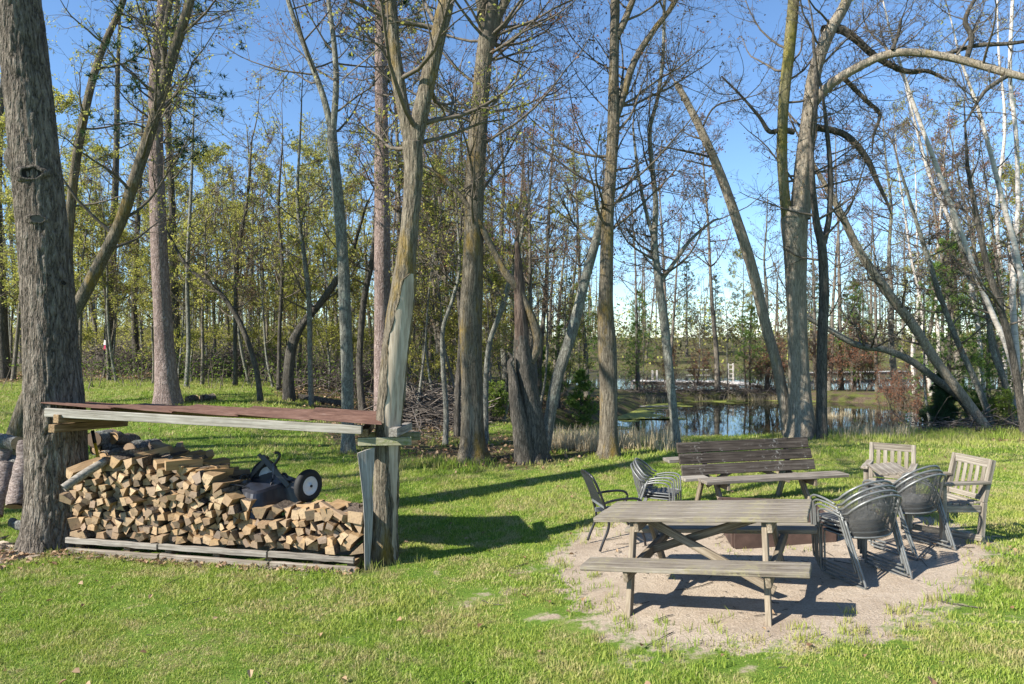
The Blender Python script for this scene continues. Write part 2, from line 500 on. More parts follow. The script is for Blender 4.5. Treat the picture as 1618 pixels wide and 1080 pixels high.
# duckweed along the far shore of the pond: an irregular floating mat
def duckweed():
    t = NT('duckweed')
    f = t.noise(t.pos(), 3, 5, .7)
    t.set(t.ramp(f, [(.3, (.09, .10, .012)), (.55, (.20, .22, .03)), (.75, (.30, .30, .06))]), .8)
    mb = MB()
    edge = [(1.0, 23.0), (2.0, 25), (3.8, 27.8), (5.8, 31.5), (7.8, 35.8), (11, 37.7), (15.6, 37.5), (18.0, 36)]
    E = spline(edge, 70); tn = norm(np.gradient(E, axis=0)); nr = np.stack([tn[:, 1], -tn[:, 0]], -1)
    k = np.arange(70)
    wdt = 1.0 + .6 * np.sin(k * .55) + .4 * np.sin(k * 1.7 + 1) + rng.normal(0, .12, 70)
    wdt = np.clip(wdt, .2, 2.2) * np.clip(np.minimum(k, 69 - k) / 6., .05, 1)
    A = E - nr * 1.3; B = E + nr * wdt[:, None]
    V = np.stack([np.c_[A, np.full(70, WATER_Z + .006)], np.c_[B, np.full(70, WATER_Z + .006)]], 1).reshape(-1, 3)
    Q = [[2 * i, 2 * i + 1, 2 * i + 3, 2 * i + 2] for i in range(69)]
    mb.add(V, Q)
    for _ in range(46):                                   # loose rafts
        i = rng.integers(2, 66); off = wdt[i] + abs(rng.normal(.3, .7)); c = E[i] + nr[i] * off
        rr = rng.uniform(.08, .38); a = np.linspace(0, 2 * np.pi, 10)[:-1]; r_ = rr * rng.uniform(.6, 1.2, 9)
        V = np.vstack([np.c_[c[0] + np.cos(a) * r_ * 1.8, c[1] + np.sin(a) * r_, np.full(9, WATER_Z + .009)], [[c[0], c[1], WATER_Z + .009]]])
        mb.add(V, None, [[q, (q + 1) % 9, 9] for q in range(9)])
    tag(link('duckweed', mb.mesh('duckweed', t.m)), 'yellow green duckweed floating along the far pond shore', 'duckweed', kind='stuff')
duckweed()
# ------------------------------------------------------------------ tree toolkit
def rperp(d, r):
    v = r.normal(size=d.shape); v -= d * np.sum(v * d, -1, keepdims=True); return norm(v)

def grow(S, D, L, R0, K, r, wig=.25, up=.1, taper=.25):
    N = len(S); Pn = np.empty((N, K, 3)); Pn[:, 0] = S; d = norm(D); step = (L / (K - 1))[:, None]
    for k in range(1, K):
        d = norm(d + r.normal(0, wig, (N, 3)) + np.array([0, 0, up]))
        Pn[:, k] = Pn[:, k - 1] + d * step
    t = np.linspace(0, 1, K)[None]
    return Pn, R0[:, None] * (1 - t * (1 - taper))

def spawn(Pn, Rn, n, r, t0=.2, ang=(35, 70), lf=(.35, .6), rf=.55, L=None, flat=0.0):
    """n children on every polyline"""
    N, K, _ = Pn.shape
    t = r.uniform(t0, 1.0, (N, n)) ** .9; u = t * (K - 1) * .999; i = u.astype(int); f = (u - i)[..., None]
    ar = np.arange(N)[:, None]
    S = Pn[ar, i] * (1 - f) + Pn[ar, i + 1] * f
    T = norm(Pn[ar, i + 1] - Pn[ar, i])
    rad = (Rn[ar, i] * (1 - f[..., 0]) + Rn[ar, i + 1] * f[..., 0])
    a = np.radians(r.uniform(ang[0], ang[1], (N, n)))[..., None]
    pp = rperp(T, r); pp[..., 2] *= (1 - flat); pp = norm(pp)
    D = T * np.cos(a) + pp * np.sin(a)
    plen = np.linalg.norm(np.diff(Pn, axis=1), axis=-1).sum(1)[:, None]
    Lc = plen * r.uniform(lf[0], lf[1], (N, n)) * (1.15 - .55 * t)
    return S.reshape(-1, 3), norm(D.reshape(-1, 3)), Lc.ravel(), (rad * rf).ravel()

def leaves(mb, pts, size, r, elong=1.6, droop=.0):
    """one folded-diamond quad per point"""
    N = len(pts); a = norm(r.normal(size=(N, 3)) + np.array([0, 0, -droop])); b = rperp(a, r)
    s = size * r.uniform(.6, 1.3, (N, 1))
    V = np.stack([pts, pts + a * s * elong * .5 + b * s * .5, pts + a * s * elong, pts + a * s * elong * .5 - b * s * .5], 1)
    mb.add(V, np.arange(N * 4).reshape(N, 4)); return N * 4

def leaf_mesh(name, pts, size, r, mat, elong=1.6, droop=0., offset=(0, 0, 0)):
    mb = MB(); leaves(mb, pts, size, r, elong, droop)
    me = mb.mesh(name, mat, smooth=False, offset=offset)
    set_attr(me, 'rnd', np.repeat(r.uniform(0, 1, len(pts)), 4))
    return me

def branch_system(r, S, D, L, R0, n1=7, n2=5, n3=3, up=(.12, .06, .03), rmin=.0042, wig=(.2, .28, .35), flat=0., K0=8, parts=False):
    """primaries -> secondaries -> twigs; returns (thick mesh builder, twig mesh builder, twig points)"""
    big = MB(); tw = MB(); big.parts = []
    P0, R_0 = grow(S, D, L, R0, K0, r, wig[0], up[0], .22)
    tubes(big, P0, np.maximum(R_0, rmin * 1.6), 5)
    S1, D1, L1, r1 = spawn(P0, R_0, n1, r, .18, (30, 65), (.28, .55), .6, flat=flat)
    P1, R1 = grow(S1, D1, L1, np.maximum(r1, rmin * 1.3), 6, r, wig[1], up[1], .35)
    tubes(big, P1, R1, 3)
    if parts:
        for i in range(len(S)):
            m_ = MB(); tubes(m_, P0[i:i + 1], np.maximum(R_0[i:i + 1], rmin * 1.6), 5); tubes(m_, P1[i * n1:(i + 1) * n1], R1[i * n1:(i + 1) * n1], 3); big.parts.append(m_)
    S2, D2, L2, r2 = spawn(P1, R1, n2, r, .15, (30, 65), (.35, .7), .6, flat=flat)
    P2, R2 = grow(S2, D2, L2, np.maximum(r2, rmin), 3, r, wig[2], up[2], .5)
    tubes(tw, P2, np.maximum(R2, rmin * .7), 3)
    pts = [P2[:, 1:].reshape(-1, 3)]
    if n3:
        S3, D3, L3, r3 = spawn(P2, R2, n3, r, .2, (25, 60), (.4, .8), .7)
        P3, R3 = grow(S3, D3, L3, np.full(len(L3), rmin * .75), 2, r, .3, .04, .6)
        tubes(tw, P3, R3, 3); pts = [P3[:, 1:].reshape(-1, 3), (P3[:, 0] * .45 + P3[:, 1] * .55), P2[:, 2:].reshape(-1, 3)]
    return big, tw, np.concatenate(pts)

# bark and foliage
B_OAK = bark('oak_bark', (.028, .022, .017), (.135, .112, .09), (.27, .235, .195), 15, .16, moss=(.14, .115, .03), moss_amt=.02, dist=.04)
B_PINE = bark('red_pine_bark', (.10, .068, .058), (.225, .165, .145), (.37, .295, .27), 16, .28, dist=.02)
B_MAPLE = bark('maple_bark', (.04, .032, .023), (.145, .122, .09), (.255, .22, .165), 24, .10, moss=(.23, .15, .022), moss_amt=.42, dist=.018)
B_GREY = bark('grey_mottled_bark', (.055, .052, .044), (.15, .145, .12), (.31, .305, .26), 20, .3, patch=(.31, .33, .27), dist=.012)
B_PALE = bark('pale_maple_bark', (.13, .105, .077), (.27, .23, .175), (.42, .365, .285), 22, .11, moss=(.20, .15, .025), moss_amt=.12, dist=.016)
B_MOSSY = bark('mossy_bark', (.08, .07, .03), (.20, .175, .085), (.33, .29, .165), 28, .12, moss=(.22, .19, .04), moss_amt=.55, dist=.014)
B_DARK = bark('dark_bark', (.028, .025, .021), (.078, .07, .058), (.175, .155, .13), 24, .14, dist=.016)
B_TWIG = plain('branch_bark', (.125, .105, .083), .9, var=.35, scale=14, spec=.15)
B_MIDB = bark('woodland_bark', (.06, .052, .041), (.15, .13, .104), (.27, .24, .195), 18, .2, dist=.012)
B_REDW = bark('bare_heartwood', (.035, .024, .019), (.105, .072, .056), (.20, .15, .12), 14, .08, dist=.02)
def birch_bark():
    t = NT('birch_bark')
    st = t.noise(t.co('Object', (1.2, 1.2, 9)), 3.0, 5, .7)
    c = t.ramp(st, [(.30, (.06, .05, .045)), (.40, (.40, .36, .32)), (.62, (.58, .54, .49)), (.8, (.48, .40, .34))])
    blot = t.noise(t.co('Object', (1, 1, .6)), 2.2, 4, .65)
    c = t.mix(t.mr(blot, .60, .68, 0, .85), c, (.07, .055, .045))
    t.set(c, .7, spec=.2); t.bump(st, .3, .008); return t.m
B_BIRCH = birch_bark()
L_YG = leaf_mat('spring_leaf_yellow_green', (.34, .36, .06), (.54, .50, .13), .55)
L_GREEN = leaf_mat('spring_leaf_green', (.10, .17, .025), (.23, .30, .05), .5)
L_RED = leaf_mat('red_bud', (.20, .075, .045), (.30, .15, .08), .4)
L_OLIVE = leaf_mat('olive_leaf', (.07, .085, .03), (.20, .17, .07), .3)
L_BUD = leaf_mat('brown_bud', (.12, .075, .045), (.20, .14, .08), .35)
N_PINE = leaf_mat('pine_needles', (.07, .145, .028), (.18, .28, .05), .3, .55)
N_DARK = leaf_mat('dark_pine_needles', (.025, .06, .025), (.06, .11, .04), .25, .55)

def trunk_tube(mb, pts, rad, n, k, r, lump=.06, flare=0.0, base_z=None, furrow=0.0, m=0, cap=True, nfur=19):
    """trunk as a tube with uneven outline, root flare and vertical furrows"""
    C = spline(np.c_[pts, rad], k); Pc, Rc = C[:, :3], np.maximum(C[:, 3], .003)
    T = norm(np.gradient(Pc, axis=0))
    ref = np.tile([[1., 0.15, 0.]], (k, 1)); A = norm(np.cross(T, np.cross(ref, T))); B = np.cross(T, A)
    a = np.arange(n) / n * 2 * np.pi
    ph = r.uniform(0, 6.28, 8)
    s = np.r_[0, np.cumsum(np.linalg.norm(np.diff(Pc, axis=0), axis=1))][:, None]
    w = 1 + lump * (np.sin(2 * a[None] + ph[0] + s * .7) + .6 * np.sin(3 * a[None] + ph[1] - s * 1.1) + .5 * np.sin(a[None] + ph[2] + s * 2.3))
    if flare:
        h = np.exp(-s / .28)
        roots = .55 + .45 * np.sin(5 * a[None] + ph[3]) + .35 * np.sin(3 * a[None] + ph[4])
        w = w + flare * h * (.45 + .55 * roots)
    if furrow:
        ca, sa = np.cos(a) , np.sin(a)
        fz = np.empty((k, n))
        R_ = Rc.mean()
        for i in range(k):
            z = s[i, 0]
            for j in range(n):
                q = mnoise.noise(Vector((ca[j] * R_ * nfur, sa[j] * R_ * nfur, z * nfur * .17 + ph[5])))
                q2 = mnoise.noise(Vector((ca[j] * R_ * nfur * 2.3, sa[j] * R_ * nfur * 2.3, z * nfur * .5 + ph[6])))
                fz[i, j] = min(abs(q) * 2.6, .75) - .5 + .3 * q2
        w = w + fz * (furrow / Rc[:, None])
    V = Pc[:, None] + (Rc[:, None] * w)[..., None] * (A[:, None] * np.cos(a)[None, :, None] + B[:, None] * np.sin(a)[None, :, None])
    idx = np.arange(k * n).reshape(k, n); i0, i1 = idx[:-1], idx[1:]
    Q = np.stack([i0, np.roll(i0, -1, 1), np.roll(i1, -1, 1), i1], -1).reshape(-1, 4)
    mb.add(V, Q, [[idx[-1, 0], idx[-1, j], idx[-1, j + 1]] for j in range(1, n - 1)] if cap else None, m)
    return Pc, Rc

def px_line(pl, d):
    """[(px,py,width_px[,depth offset])] at depth d -> points, radii"""
    pts = []; rad = []
    for q in pl:
        dd = d + (q[3] if len(q) > 3 else 0)
        pts.append(P(q[0], q[1], dd)); rad.append(q[2] / F * dd / 2 * F / math.hypot(F, q[0] - 809))
    return np.array(pts), np.array(rad)

HERO = []
def hero(name, label, cat, base_px, stems, mats, seed, n_branch=12, blen=(1.6, 3.6), zmin=2.2, leaf=None, leaf_frac=.5, leaf_size=.035,
         n=(7, 5, 2), nside=14, kk=60, flare=.55, furrow=0., lump=.05, group=None, depth=None, updir=.35, rmin=.0036, extra=None, nolimb=False, ang=None, ws=1.0):
    """stems: list of pixel polylines; the first starts at the ground"""
    r = np.random.default_rng(seed)
    b = gp(*base_px) if depth is None else None
    if depth is not None:
        b = P(base_px[0], base_px[1], depth); b[2] = gz(b[0], b[1])
    d = b[1]
    root = empty(name, b); tag(root, label, cat, group)
    mats = mats if isinstance(mats, (list, tuple)) else [mats]
    S, D, L, R0 = [], [], [], []
    for i, pl in enumerate(stems):
        pts, rad = px_line(pl, d)
        rad = rad * ws
        if i == 0: pts[0, 2] = b[2] - .12
        mb = MB()
        nn = nside if i == 0 else max(8, nside * 2 // 3)
        Pc, Rc = trunk_tube(mb, pts, rad, nn, kk if i == 0 else max(24, kk * 2 // 3), r, lump, flare if i == 0 else 0, furrow=furrow if i == 0 or furrow else 0)
        link('trunk' if i == 0 else 'limb', mb.mesh('trunk', mats[min(i, len(mats) - 1)], offset=b), root)
        nb = n_branch if i == 0 else max(3, int(n_branch * .7))
        if nolimb and i == 0: nb = 0
        cand = np.where(Pc[:, 2] > zmin)[0]
        if len(cand) and nb:
            ix = r.choice(cand, nb)
            for j in ix:
                az = r.uniform(0, 2 * np.pi) if ang is None else np.radians(r.uniform(*ang)); u = r.uniform(updir - .35, updir + .45)
                S.append(Pc[j]); D.append([np.cos(az), np.sin(az), u]); L.append(r.uniform(*blen)); R0.append(min(Rc[j] * .38, .034))
            S.append(Pc[-1]); D.append(Pc[-1] - Pc[-3]); L.append(blen[1] * .9); R0.append(Rc[-1] * .9)
    if S:
        big, tw, lp = branch_system(r, np.array(S), norm(np.array(D)), np.array(L), np.array(R0), *n, rmin=rmin, wig=(.12, .17, .24), parts=True)
        for m_ in big.parts: link('branch', m_.mesh('branch', B_TWIG, offset=b), root)
        tag(link('twigs', tw.mesh('twigs', B_TWIG, offset=b), root), kind='stuff')
        if leaf is not None:
            sel = lp[r.uniform(size=len(lp)) < leaf_frac]
            if len(sel): tag(link('leaves', leaf_mesh('leaves', sel, leaf_size, r, leaf, offset=b), root), kind='stuff')
    HERO.append((name, label, b))
    return root, b, d, r

W_GREYLOG = bark('bleached_log', (.16, .14, .12), (.32, .29, .25), (.48, .45, .40), 14, 1.0, dist=.008)
# ------------------------------------------------------------------ shared wood materials and round logs
W_GREY = weathered('weathered_grey_wood', (.11, .095, .08), (.25, .225, .19), (.39, .36, .315))
W_PALE = weathered('weathered_pale_wood', (.14, .125, .10), (.29, .265, .225), (.42, .395, .345))
W_BROWN = weathered('aged_brown_timber', (.10, .065, .035), (.23, .155, .085), (.36, .265, .16))
W_GREEN = weathered('mossy_timber', (.10, .095, .055), (.24, .225, .14), (.38, .36, .26), lichen=(.14, .17, .05), lichen_amt=.6)
def endgrain():
    t = NT('log_end_grain')
    rv = t.n('ObjectInfo').outputs['Random']; v = t.co('Object', (1, 1, 1))
    rings = t.n('TexWave'); rings.wave_type = 'RINGS'; rings.inputs['Scale'].default_value = 22; rings.inputs['Distortion'].default_value = 3; rings.inputs['Detail'].default_value = 3
    t.l(v, rings.inputs['Vector'])
    base = t.ramp(rv, [(0, (.50, .335, .18)), (.18, (.40, .285, .175)), (.34, (.56, .42, .26)), (.50, (.30, .20, .12)), (.62, (.24, .20, .17)), (.74, (.48, .32, .165)), (.86, (.17, .135, .11)), (1, (.42, .305, .18))])
    c = t.mix(t.math('MULTIPLY', rings.outputs[0], .35), base, (.30, .19, .10))
    blot = t.noise(v, 16, 5, .7)
    c = t.mix(t.mr(blot, .44, .68, 0, .65), c, (.22, .155, .105))
    c = t.mix(t.mr(t.noise(v, 60, 3), .55, .75, 0, .6), c, (.10, .07, .045))
    t.set(c, .9, spec=.15); t.bump(blot, .4, .006); return t.m
def splitwood():
    t = NT('split_wood_side')
    rv = t.n('ObjectInfo').outputs['Random']
    g = t.noise(t.co('Object', (26, 1.6, 26)), 1.7, 6, .65)
    base = t.ramp(rv, [(0, (.40, .26, .13)), (.3, (.46, .32, .18)), (.55, (.33, .23, .14)), (.8, (.42, .28, .14)), (1, (.30, .23, .17))])
    c = t.mix(t.mr(g, .3, .7, 0, .8), base, (.19, .115, .055))
    t.set(c, .88, spec=.2); t.bump(g, .6, .008); return t.m
E_END, E_SPLIT = endgrain(), splitwood()
E_BARK = bark('firewood_bark', (.035, .026, .02), (.105, .08, .062), (.21, .17, .135), 22, 1.0, dist=.008)
E_GREYL = bark('lichen_log_bark', (.05, .047, .042), (.16, .155, .145), (.33, .33, .31), 20, .8, patch=(.36, .40, .36), dist=.03)

def round_log(name, label, a, b, rad, mat, group=None, seed=0, cat='log'):
    rr = np.random.default_rng(seed); a = np.array(a); b = np.array(b); mb = MB()
    k = 9; t = np.linspace(0, 1, k)[:, None]; pts = a * (1 - t) + b * t + rr.normal(0, rad * .06, (k, 3))
    trunk_tube(mb, pts, np.full(k, rad) * rr.uniform(.93, 1.07, k), 20, 14, rr, .07, furrow=rad * .1, nfur=16, cap=False)
    d = norm(b - a); up = np.array([0, 0, 1.]) if abs(d[2]) < .9 else np.array([1., 0, 0]); x = norm(np.cross(d, up)); y = np.cross(x, d)
    an = np.arange(16) / 16 * 2 * np.pi
    o = link(name, mb.mesh(name, mat, offset=a)); o.location = a; tag(o, label, cat, group)
    for c, s in ((a, -1), (b, 1)):
        mbe = MB(); ring = c + d * s * .004 + rad * 1.0 * (x * np.cos(an)[:, None] + y * np.sin(an)[:, None])
        mbe.add(np.vstack([ring, [c + d * s * .008]]), None, [[i, (i + 1) % 16, 16] for i in range(16)])
        link('cut_end', mbe.mesh('cut_end', E_END, smooth=False, offset=a), o)
    return o
# ------------------------------------------------------------------ the trees one can tell apart
# old oak on the left that carries the shed
root, ob, od, r = hero('oak_tree', 'massive old oak trunk at the left edge holding up the woodshed roof', 'tree', (90, 862),
    [[(92, 870, 112), (92, 800, 104), (88, 720, 98), (86, 640, 95), (80, 540, 88), (72, 420, 84), (60, 280, 84), (42, 120, 82), (26, 0, 82), (8, -160, 76), (-30, -420, 62), (-60, -700, 40)],
     [(20, -120, 40), (-80, -300, 34), (-240, -500, 26)], [(10, -200, 44), (120, -420, 36), (200, -640, 24)]],
    B_OAK, 101, n_branch=9, blen=(2.2, 4.2), zmin=6.5, leaf=L_YG, leaf_frac=.5, nside=110, kk=300, flare=.42, furrow=.020, lump=.035)
OAK_LINE = [(92, 870, 112), (92, 800, 104), (88, 720, 98), (86, 640, 95), (80, 540, 88), (72, 420, 84), (60, 280, 84), (42, 120, 82), (26, 0, 82)]
OAK_C = spline(np.c_[px_line(OAK_LINE, od)], 200) if False else spline(np.column_stack(px_line(OAK_LINE, od)), 200)
def knot(parent, base, px, py, rad, seed, deep=True):
    """branch scar: a low bark collar round a dark hollow, set on the trunk's skin"""
    q = P(px, py, od); k_ = np.argmin(np.abs(OAK_C[:, 2] - q[2])); cen, r_ = OAK_C[k_, :3], OAK_C[k_, 3]
    vd = norm(np.array([-cen[0], -cen[1], 0])); td = np.array([-vd[1], vd[0], 0])
    s_ = np.clip(np.dot(q - cen, td) / r_, -.9, .9); nd = vd * math.sqrt(1 - s_ * s_) + td * s_; tt = np.array([-nd[1], nd[0], 0]); c = cen + nd * (r_ * 1.045)
    n = 22; rr = np.random.default_rng(seed); a = np.arange(n) / n * 2 * np.pi; rim = 1 + .12 * np.sin(2 * a + seed) + .07 * np.sin(5 * a + 1) + rr.normal(0, .03, n)
    prof = [(1.75, -.50), (1.45, -.16), (1.2, .05), (1.02, .10), (.90, .04), (.80, -.10 if deep else .0), (.45, -.18 if deep else .01), (0.02, -.20 if deep else .0)]
    V = np.array([[c + tt * (rad * f * math.cos(t) * w * 1.2) + nd * (rad * h) + np.array([0, 0, rad * f * math.sin(t) * w * .9]) for t, w in zip(a, rim)] for f, h in prof])
    def part(nm, A, mat, par):
        j_ = np.arange(A.shape[0] * n).reshape(-1, n); mb = MB(); mb.add(A, np.stack([j_[:-1], np.roll(j_[:-1], -1, 1), np.roll(j_[1:], -1, 1), j_[1:]], -1).reshape(-1, 4)); return link(nm, mb.mesh(nm, mat, offset=base), par)
    o = part('knot', V[:5], B_OAK, parent); part('hollow', V[4:], plain('knot_core', (.012, .010, .008) if deep else (.09, .078, .065), .95), o)  # core near black in deep knots, grey brown in the shallow one
knot(root, ob, 50, 284, .088, 1)
knot(root, ob, 60, 349, .055, 2, False)
knot(root, ob, 99, 449, .032, 3)
mb = MB(); trunk_tube(mb, [P(40, 285, od), P(22, 264, od), P(16, 244, od - .02), P(22, 228, od)], [.075, .08, .07, .03], 12, 16, r, .1)
link('burl', mb.mesh('burl', B_OAK, offset=ob), root)

# leaning trunks behind the oak
hero('leaning_tree', 'long bent trunk leaning right from behind the old oak', 'tree', (18, 706),
    [[(10, 712, 34), (45, 625, 30), (92, 540, 27), (150, 430, 25), (190, 352, 23), (212, 285, 22), (240, 200, 20), (272, 90, 18), (300, 0, 16), (330, -120, 13), (345, -260, 8)],
     [(240, 200, 13), (258, 120, 11), (262, 40, 10), (285, -60, 7)]], B_MAPLE, 102, n_branch=13, blen=(1.5, 3.2), zmin=3.6, leaf=L_YG, leaf_frac=.55, flare=.3, depth=13.0, ws=0.90)
hero('leaning_tree', 'slim trunk rising just right of the old oak and curving right', 'tree', (112, 640),
    [[(112, 642, 26), (116, 520, 21), (108, 400, 20), (118, 270, 18), (140, 150, 16), (165, 70, 14), (195, 0, 12), (225, -120, 9), (240, -260, 5)]], B_MAPLE, 103, n_branch=16, blen=(1.4, 2.8), zmin=3.6, leaf=L_YG, leaf_frac=.6, flare=.3, ws=0.82)
# red pines
def pine_dead_limbs(root, b, d, r, line, y0, y1, n):
    S, D, L, R0 = [], [], [], []
    pts, rad = px_line(line, d); Ls = spline(np.c_[pts, rad], 120)
    ok = Ls[(Ls[:, 2] > CAM_Z - (y1 - 540) / F * d) & (Ls[:, 2] < CAM_Z - (y0 - 540) / F * d)]
    for j in r.choice(len(ok), n):
        az = r.uniform(0, 6.28); S.append(ok[j, :3]); D.append([np.cos(az), np.sin(az), r.uniform(-.1, .25)]); L.append(r.uniform(1.0, 2.6)); R0.append(.022)
    big, tw, lp = branch_system(r, np.array(S), norm(np.array(D)), np.array(L), np.array(R0), 6, 4, 2, up=(-.02, .02, .02))
    tag(link('dead_limbs', big.mesh('dead_limbs', B_TWIG, offset=b), root), kind='stuff'); tag(link('twigs', tw.mesh('twigs', B_TWIG, offset=b), root), kind='stuff')
def needle_mass(pts, r, size, k, mat, offset, name='needles', droop=0.):
    """tufts of thin needles round each point"""
    N = len(pts); mb = MB()
    dirs = norm(r.normal(size=(N, k, 3)) + np.array([0, 0, .25 - droop])); L = size * r.uniform(.6, 1.25, (N, k, 1))
    side = rperp(dirs, r) * size * .07
    p = pts[:, None] + np.zeros((N, k, 3))
    V = np.stack([p - side, p + side, p + dirs * L], 2)
    mb.add(V, None, np.arange(N * k * 3).reshape(-1, 3))
    me = mb.mesh(name, mat, smooth=False, offset=offset); set_attr(me, 'rnd', np.repeat(r.uniform(0, 1, N * k), 3)); return me
for (bp, line, lab, sd_) in [((266, 640), [(266, 645, 44), (263, 590, 36), (257, 500, 29), (251, 380, 27), (247, 240, 25), (246, 120, 21), (258, 0, 18), (262, -200, 15), (266, -420, 8)], 'thick pinkish red pine with a flared foot left of the shed roof middle', 104),
                             ((604, 668), [(605, 672, 29), (604, 560, 26), (604, 400, 25), (603, 240, 22), (602, 100, 20), (601, 0, 18), (600, -220, 14), (602, -430, 7)], 'straight pale red pine just left of the split post tree', 105)]:
    root, b, d, r = hero('red_pine_tree', lab, 'tree', bp, [line], B_PINE, sd_, n_branch=0, flare=.5, nside=28, kk=110, furrow=.008, lump=.03)
    pine_dead_limbs(root, b, d, r, line, -260, 330, 26)
    # needle tufts high up
    S = []; D = []; L = []
    pts, rad = px_line(line, d); Ls = spline(pts, 80)
    for j in r.integers(38, 78, 44):
        az = r.uniform(0, 6.28); S.append(Ls[j]); D.append([np.cos(az), np.sin(az), r.uniform(0, .4)]); L.append(r.uniform(.9, 2.2))
    big, tw, lp = branch_system(r, np.array(S), norm(np.array(D)), np.array(L), np.full(len(S), .03), 5, 3, 0, up=(.05, .06, .06))
    tag(link('crown_branches', big.mesh('crown_branches', B_TWIG, offset=b), root), kind='stuff')
    sel = lp[r.uniform(size=len(lp)) < .6]
    tag(link('needles', needle_mass(sel, r, .16, 16, N_DARK, b), root), kind='stuff')
hero('dark_trunk_tree', 'dark straight trunk right behind the flared red pine', 'tree', (282, 600),
    [[(282, 604, 26), (276, 480, 22), (272, 330, 19), (266, 200, 16), (270, 80, 14), (290, -60, 10), (300, -200, 5)]], B_DARK, 106, n_branch=12, zmin=5, leaf=L_YG, leaf_frac=.4, ws=0.62)
# mottled forked tree
hero('forked_tree', 'slim lichen mottled tree forking high up between the two red pines', 'tree', (551, 714),
    [[(551, 718, 30), (549, 640, 27), (547, 540, 26), (543, 430, 24), (536, 330, 22), (526, 235, 21), (524, 205, 20)],
     [(525, 212, 15), (510, 150, 13), (480, 70, 11), (455, 0, 10), (430, -110, 7), (415, -220, 4)],
     [(525, 215, 15), (531, 130, 13), (527, 60, 12), (518, -10, 10), (512, -120, 7), (520, -230, 4)]], B_GREY, 107, n_branch=15, blen=(1.5, 3.4), zmin=4.2, leaf=L_RED, leaf_frac=.35, flare=.45, nolimb=True, ws=0.76)
# the split tree that is the shed's right post
POST = [(606, 892, 46), (606, 850, 40), (608, 780, 37), (611, 700, 37), (617, 620, 39), (626, 530, 40), (637, 450, 36), (643, 400, 30), (650, 330, 27), (654, 270, 29), (652, 225, 31)]
root, pb, pd_, r = hero('split_post_tree', 'forked tree with a long bare wood scar that posts the woodshed', 'tree', (606, 886),
    [POST, [(651, 238, 21), (641, 190, 20), (630, 130, 21), (622, 70, 20), (617, 0, 19), (612, -100, 16), (600, -260, 11)],
     [(652, 240, 26), (664, 180, 26), (680, 110, 25), (694, 50, 25), (706, 0, 25), (725, -90, 20), (760, -260, 13)]],
    B_MAPLE, 108, n_branch=12, blen=(1.2, 2.6), zmin=4.0, leaf=L_YG, leaf_frac=.6, nside=46, kk=190, flare=.28, furrow=.009, lump=.035, nolimb=True, leaf_size=.03)
def scar(root, b, d):
    """stripped face of the post tree: pale sapwood between two rolled bark lips"""
    t = NT('stripped_sapwood')
    g = t.noise(t.co('Object', (16, 16, 1.0)), 1.8, 6, .65, .3)
    c = t.ramp(g, [(.3, (.20, .155, .11)), (.48, (.39, .325, .245)), (.66, (.55, .48, .385))])
    st = t.noise(t.co('Object', (5, 5, .5)), 1.6, 3)
    c = t.mix(t.mr(st, .55, .7, 0, .55), c, (.13, .11, .09))
    t.set(c, .8, spec=.2); t.bump(g, .5, .008)
    pts, rad = px_line(POST, d); C = spline(np.c_[pts, rad], 120)
    z0 = CAM_Z - (893 - 540) / F * d; z1 = CAM_Z - (432 - 540) / F * d
    C = C[(C[:, 2] > z0) & (C[:, 2] < z1)]
    n = len(C); u = np.linspace(0, 1, n)
    a0 = np.radians(np.interp(u, [0, .3, .55, .8, .97, 1], [-40, -46, -98, -108, -80, -55])) + .06 * np.sin(u * 31) + .04 * np.sin(u * 71)
    a1 = np.radians(np.interp(u, [0, .3, .55, .8, .97, 1], [-6, -4, -4, -6, -14, -28])) + .04 * np.sin(u * 23)
    m = 9; V = []
    for i in range(n):
        row = []
        for j in range(m):
            a = a0[i] + (a1[i] - a0[i]) * j / (m - 1)
            q = 1.13 - .07 * math.sin(math.pi * j / (m - 1)) + .01 * math.sin(j * 2.1 + i * .11)
            row.append(C[i, :3] + C[i, 3] * q * np.array([math.cos(a), math.sin(a), 0]))
        V.append(row)
    V = np.array(V); idx = np.arange(n * m).reshape(n, m)
    mb = MB(); mb.add(V, np.stack([idx[:-1, :-1], idx[:-1, 1:], idx[1:, 1:], idx[1:, :-1]], -1))
    tag(link('bare_wood_scar', mb.mesh('bare_wood_scar', t.m, offset=b), root), 'long pale stripped wood scar facing right')
    for ang, rr in ((a0, .011), (a1, .015)):
        mb = MB()
        pp = np.array([C[i, :3] + C[i, 3] * 1.12 * np.array([math.cos(ang[i]), math.sin(ang[i]), 0]) for i in range(n)])
        tubes(mb, pp, rr * (1 + .45 * np.sin(np.arange(n) * .9) * np.sin(np.arange(n) * .37) + .25 * np.random.default_rng(3).normal(size=n)), 8, True)
        link('bark_lip', mb.mesh('bark_lip', B_MAPLE, offset=b), root)
scar(root, pb, pd_)
# big straight trunk right of the shed
hero('maple_tree', 'tall straight trunk with mossy foot right of the woodshed', 'tree', (750, 728),
    [[(750, 736, 50), (747, 690, 38), (745, 600, 35), (744, 500, 37), (748, 380, 31), (752, 270, 28), (757, 180, 27), (764, 100, 26), (769, 62, 28)],
     [(768, 75, 20), (762, 20, 18), (755, -60, 16), (752, -200, 12), (745, -380, 6)], [(770, 80, 18), (785, 30, 16), (803, -10, 15), (835, -110, 14), (850, -260, 8)]],
    B_MAPLE, 109, n_branch=20, blen=(1.8, 3.8), zmin=3.6, leaf=L_RED, leaf_frac=.3, nside=36, kk=150, flare=.6, furrow=.011, nolimb=False)
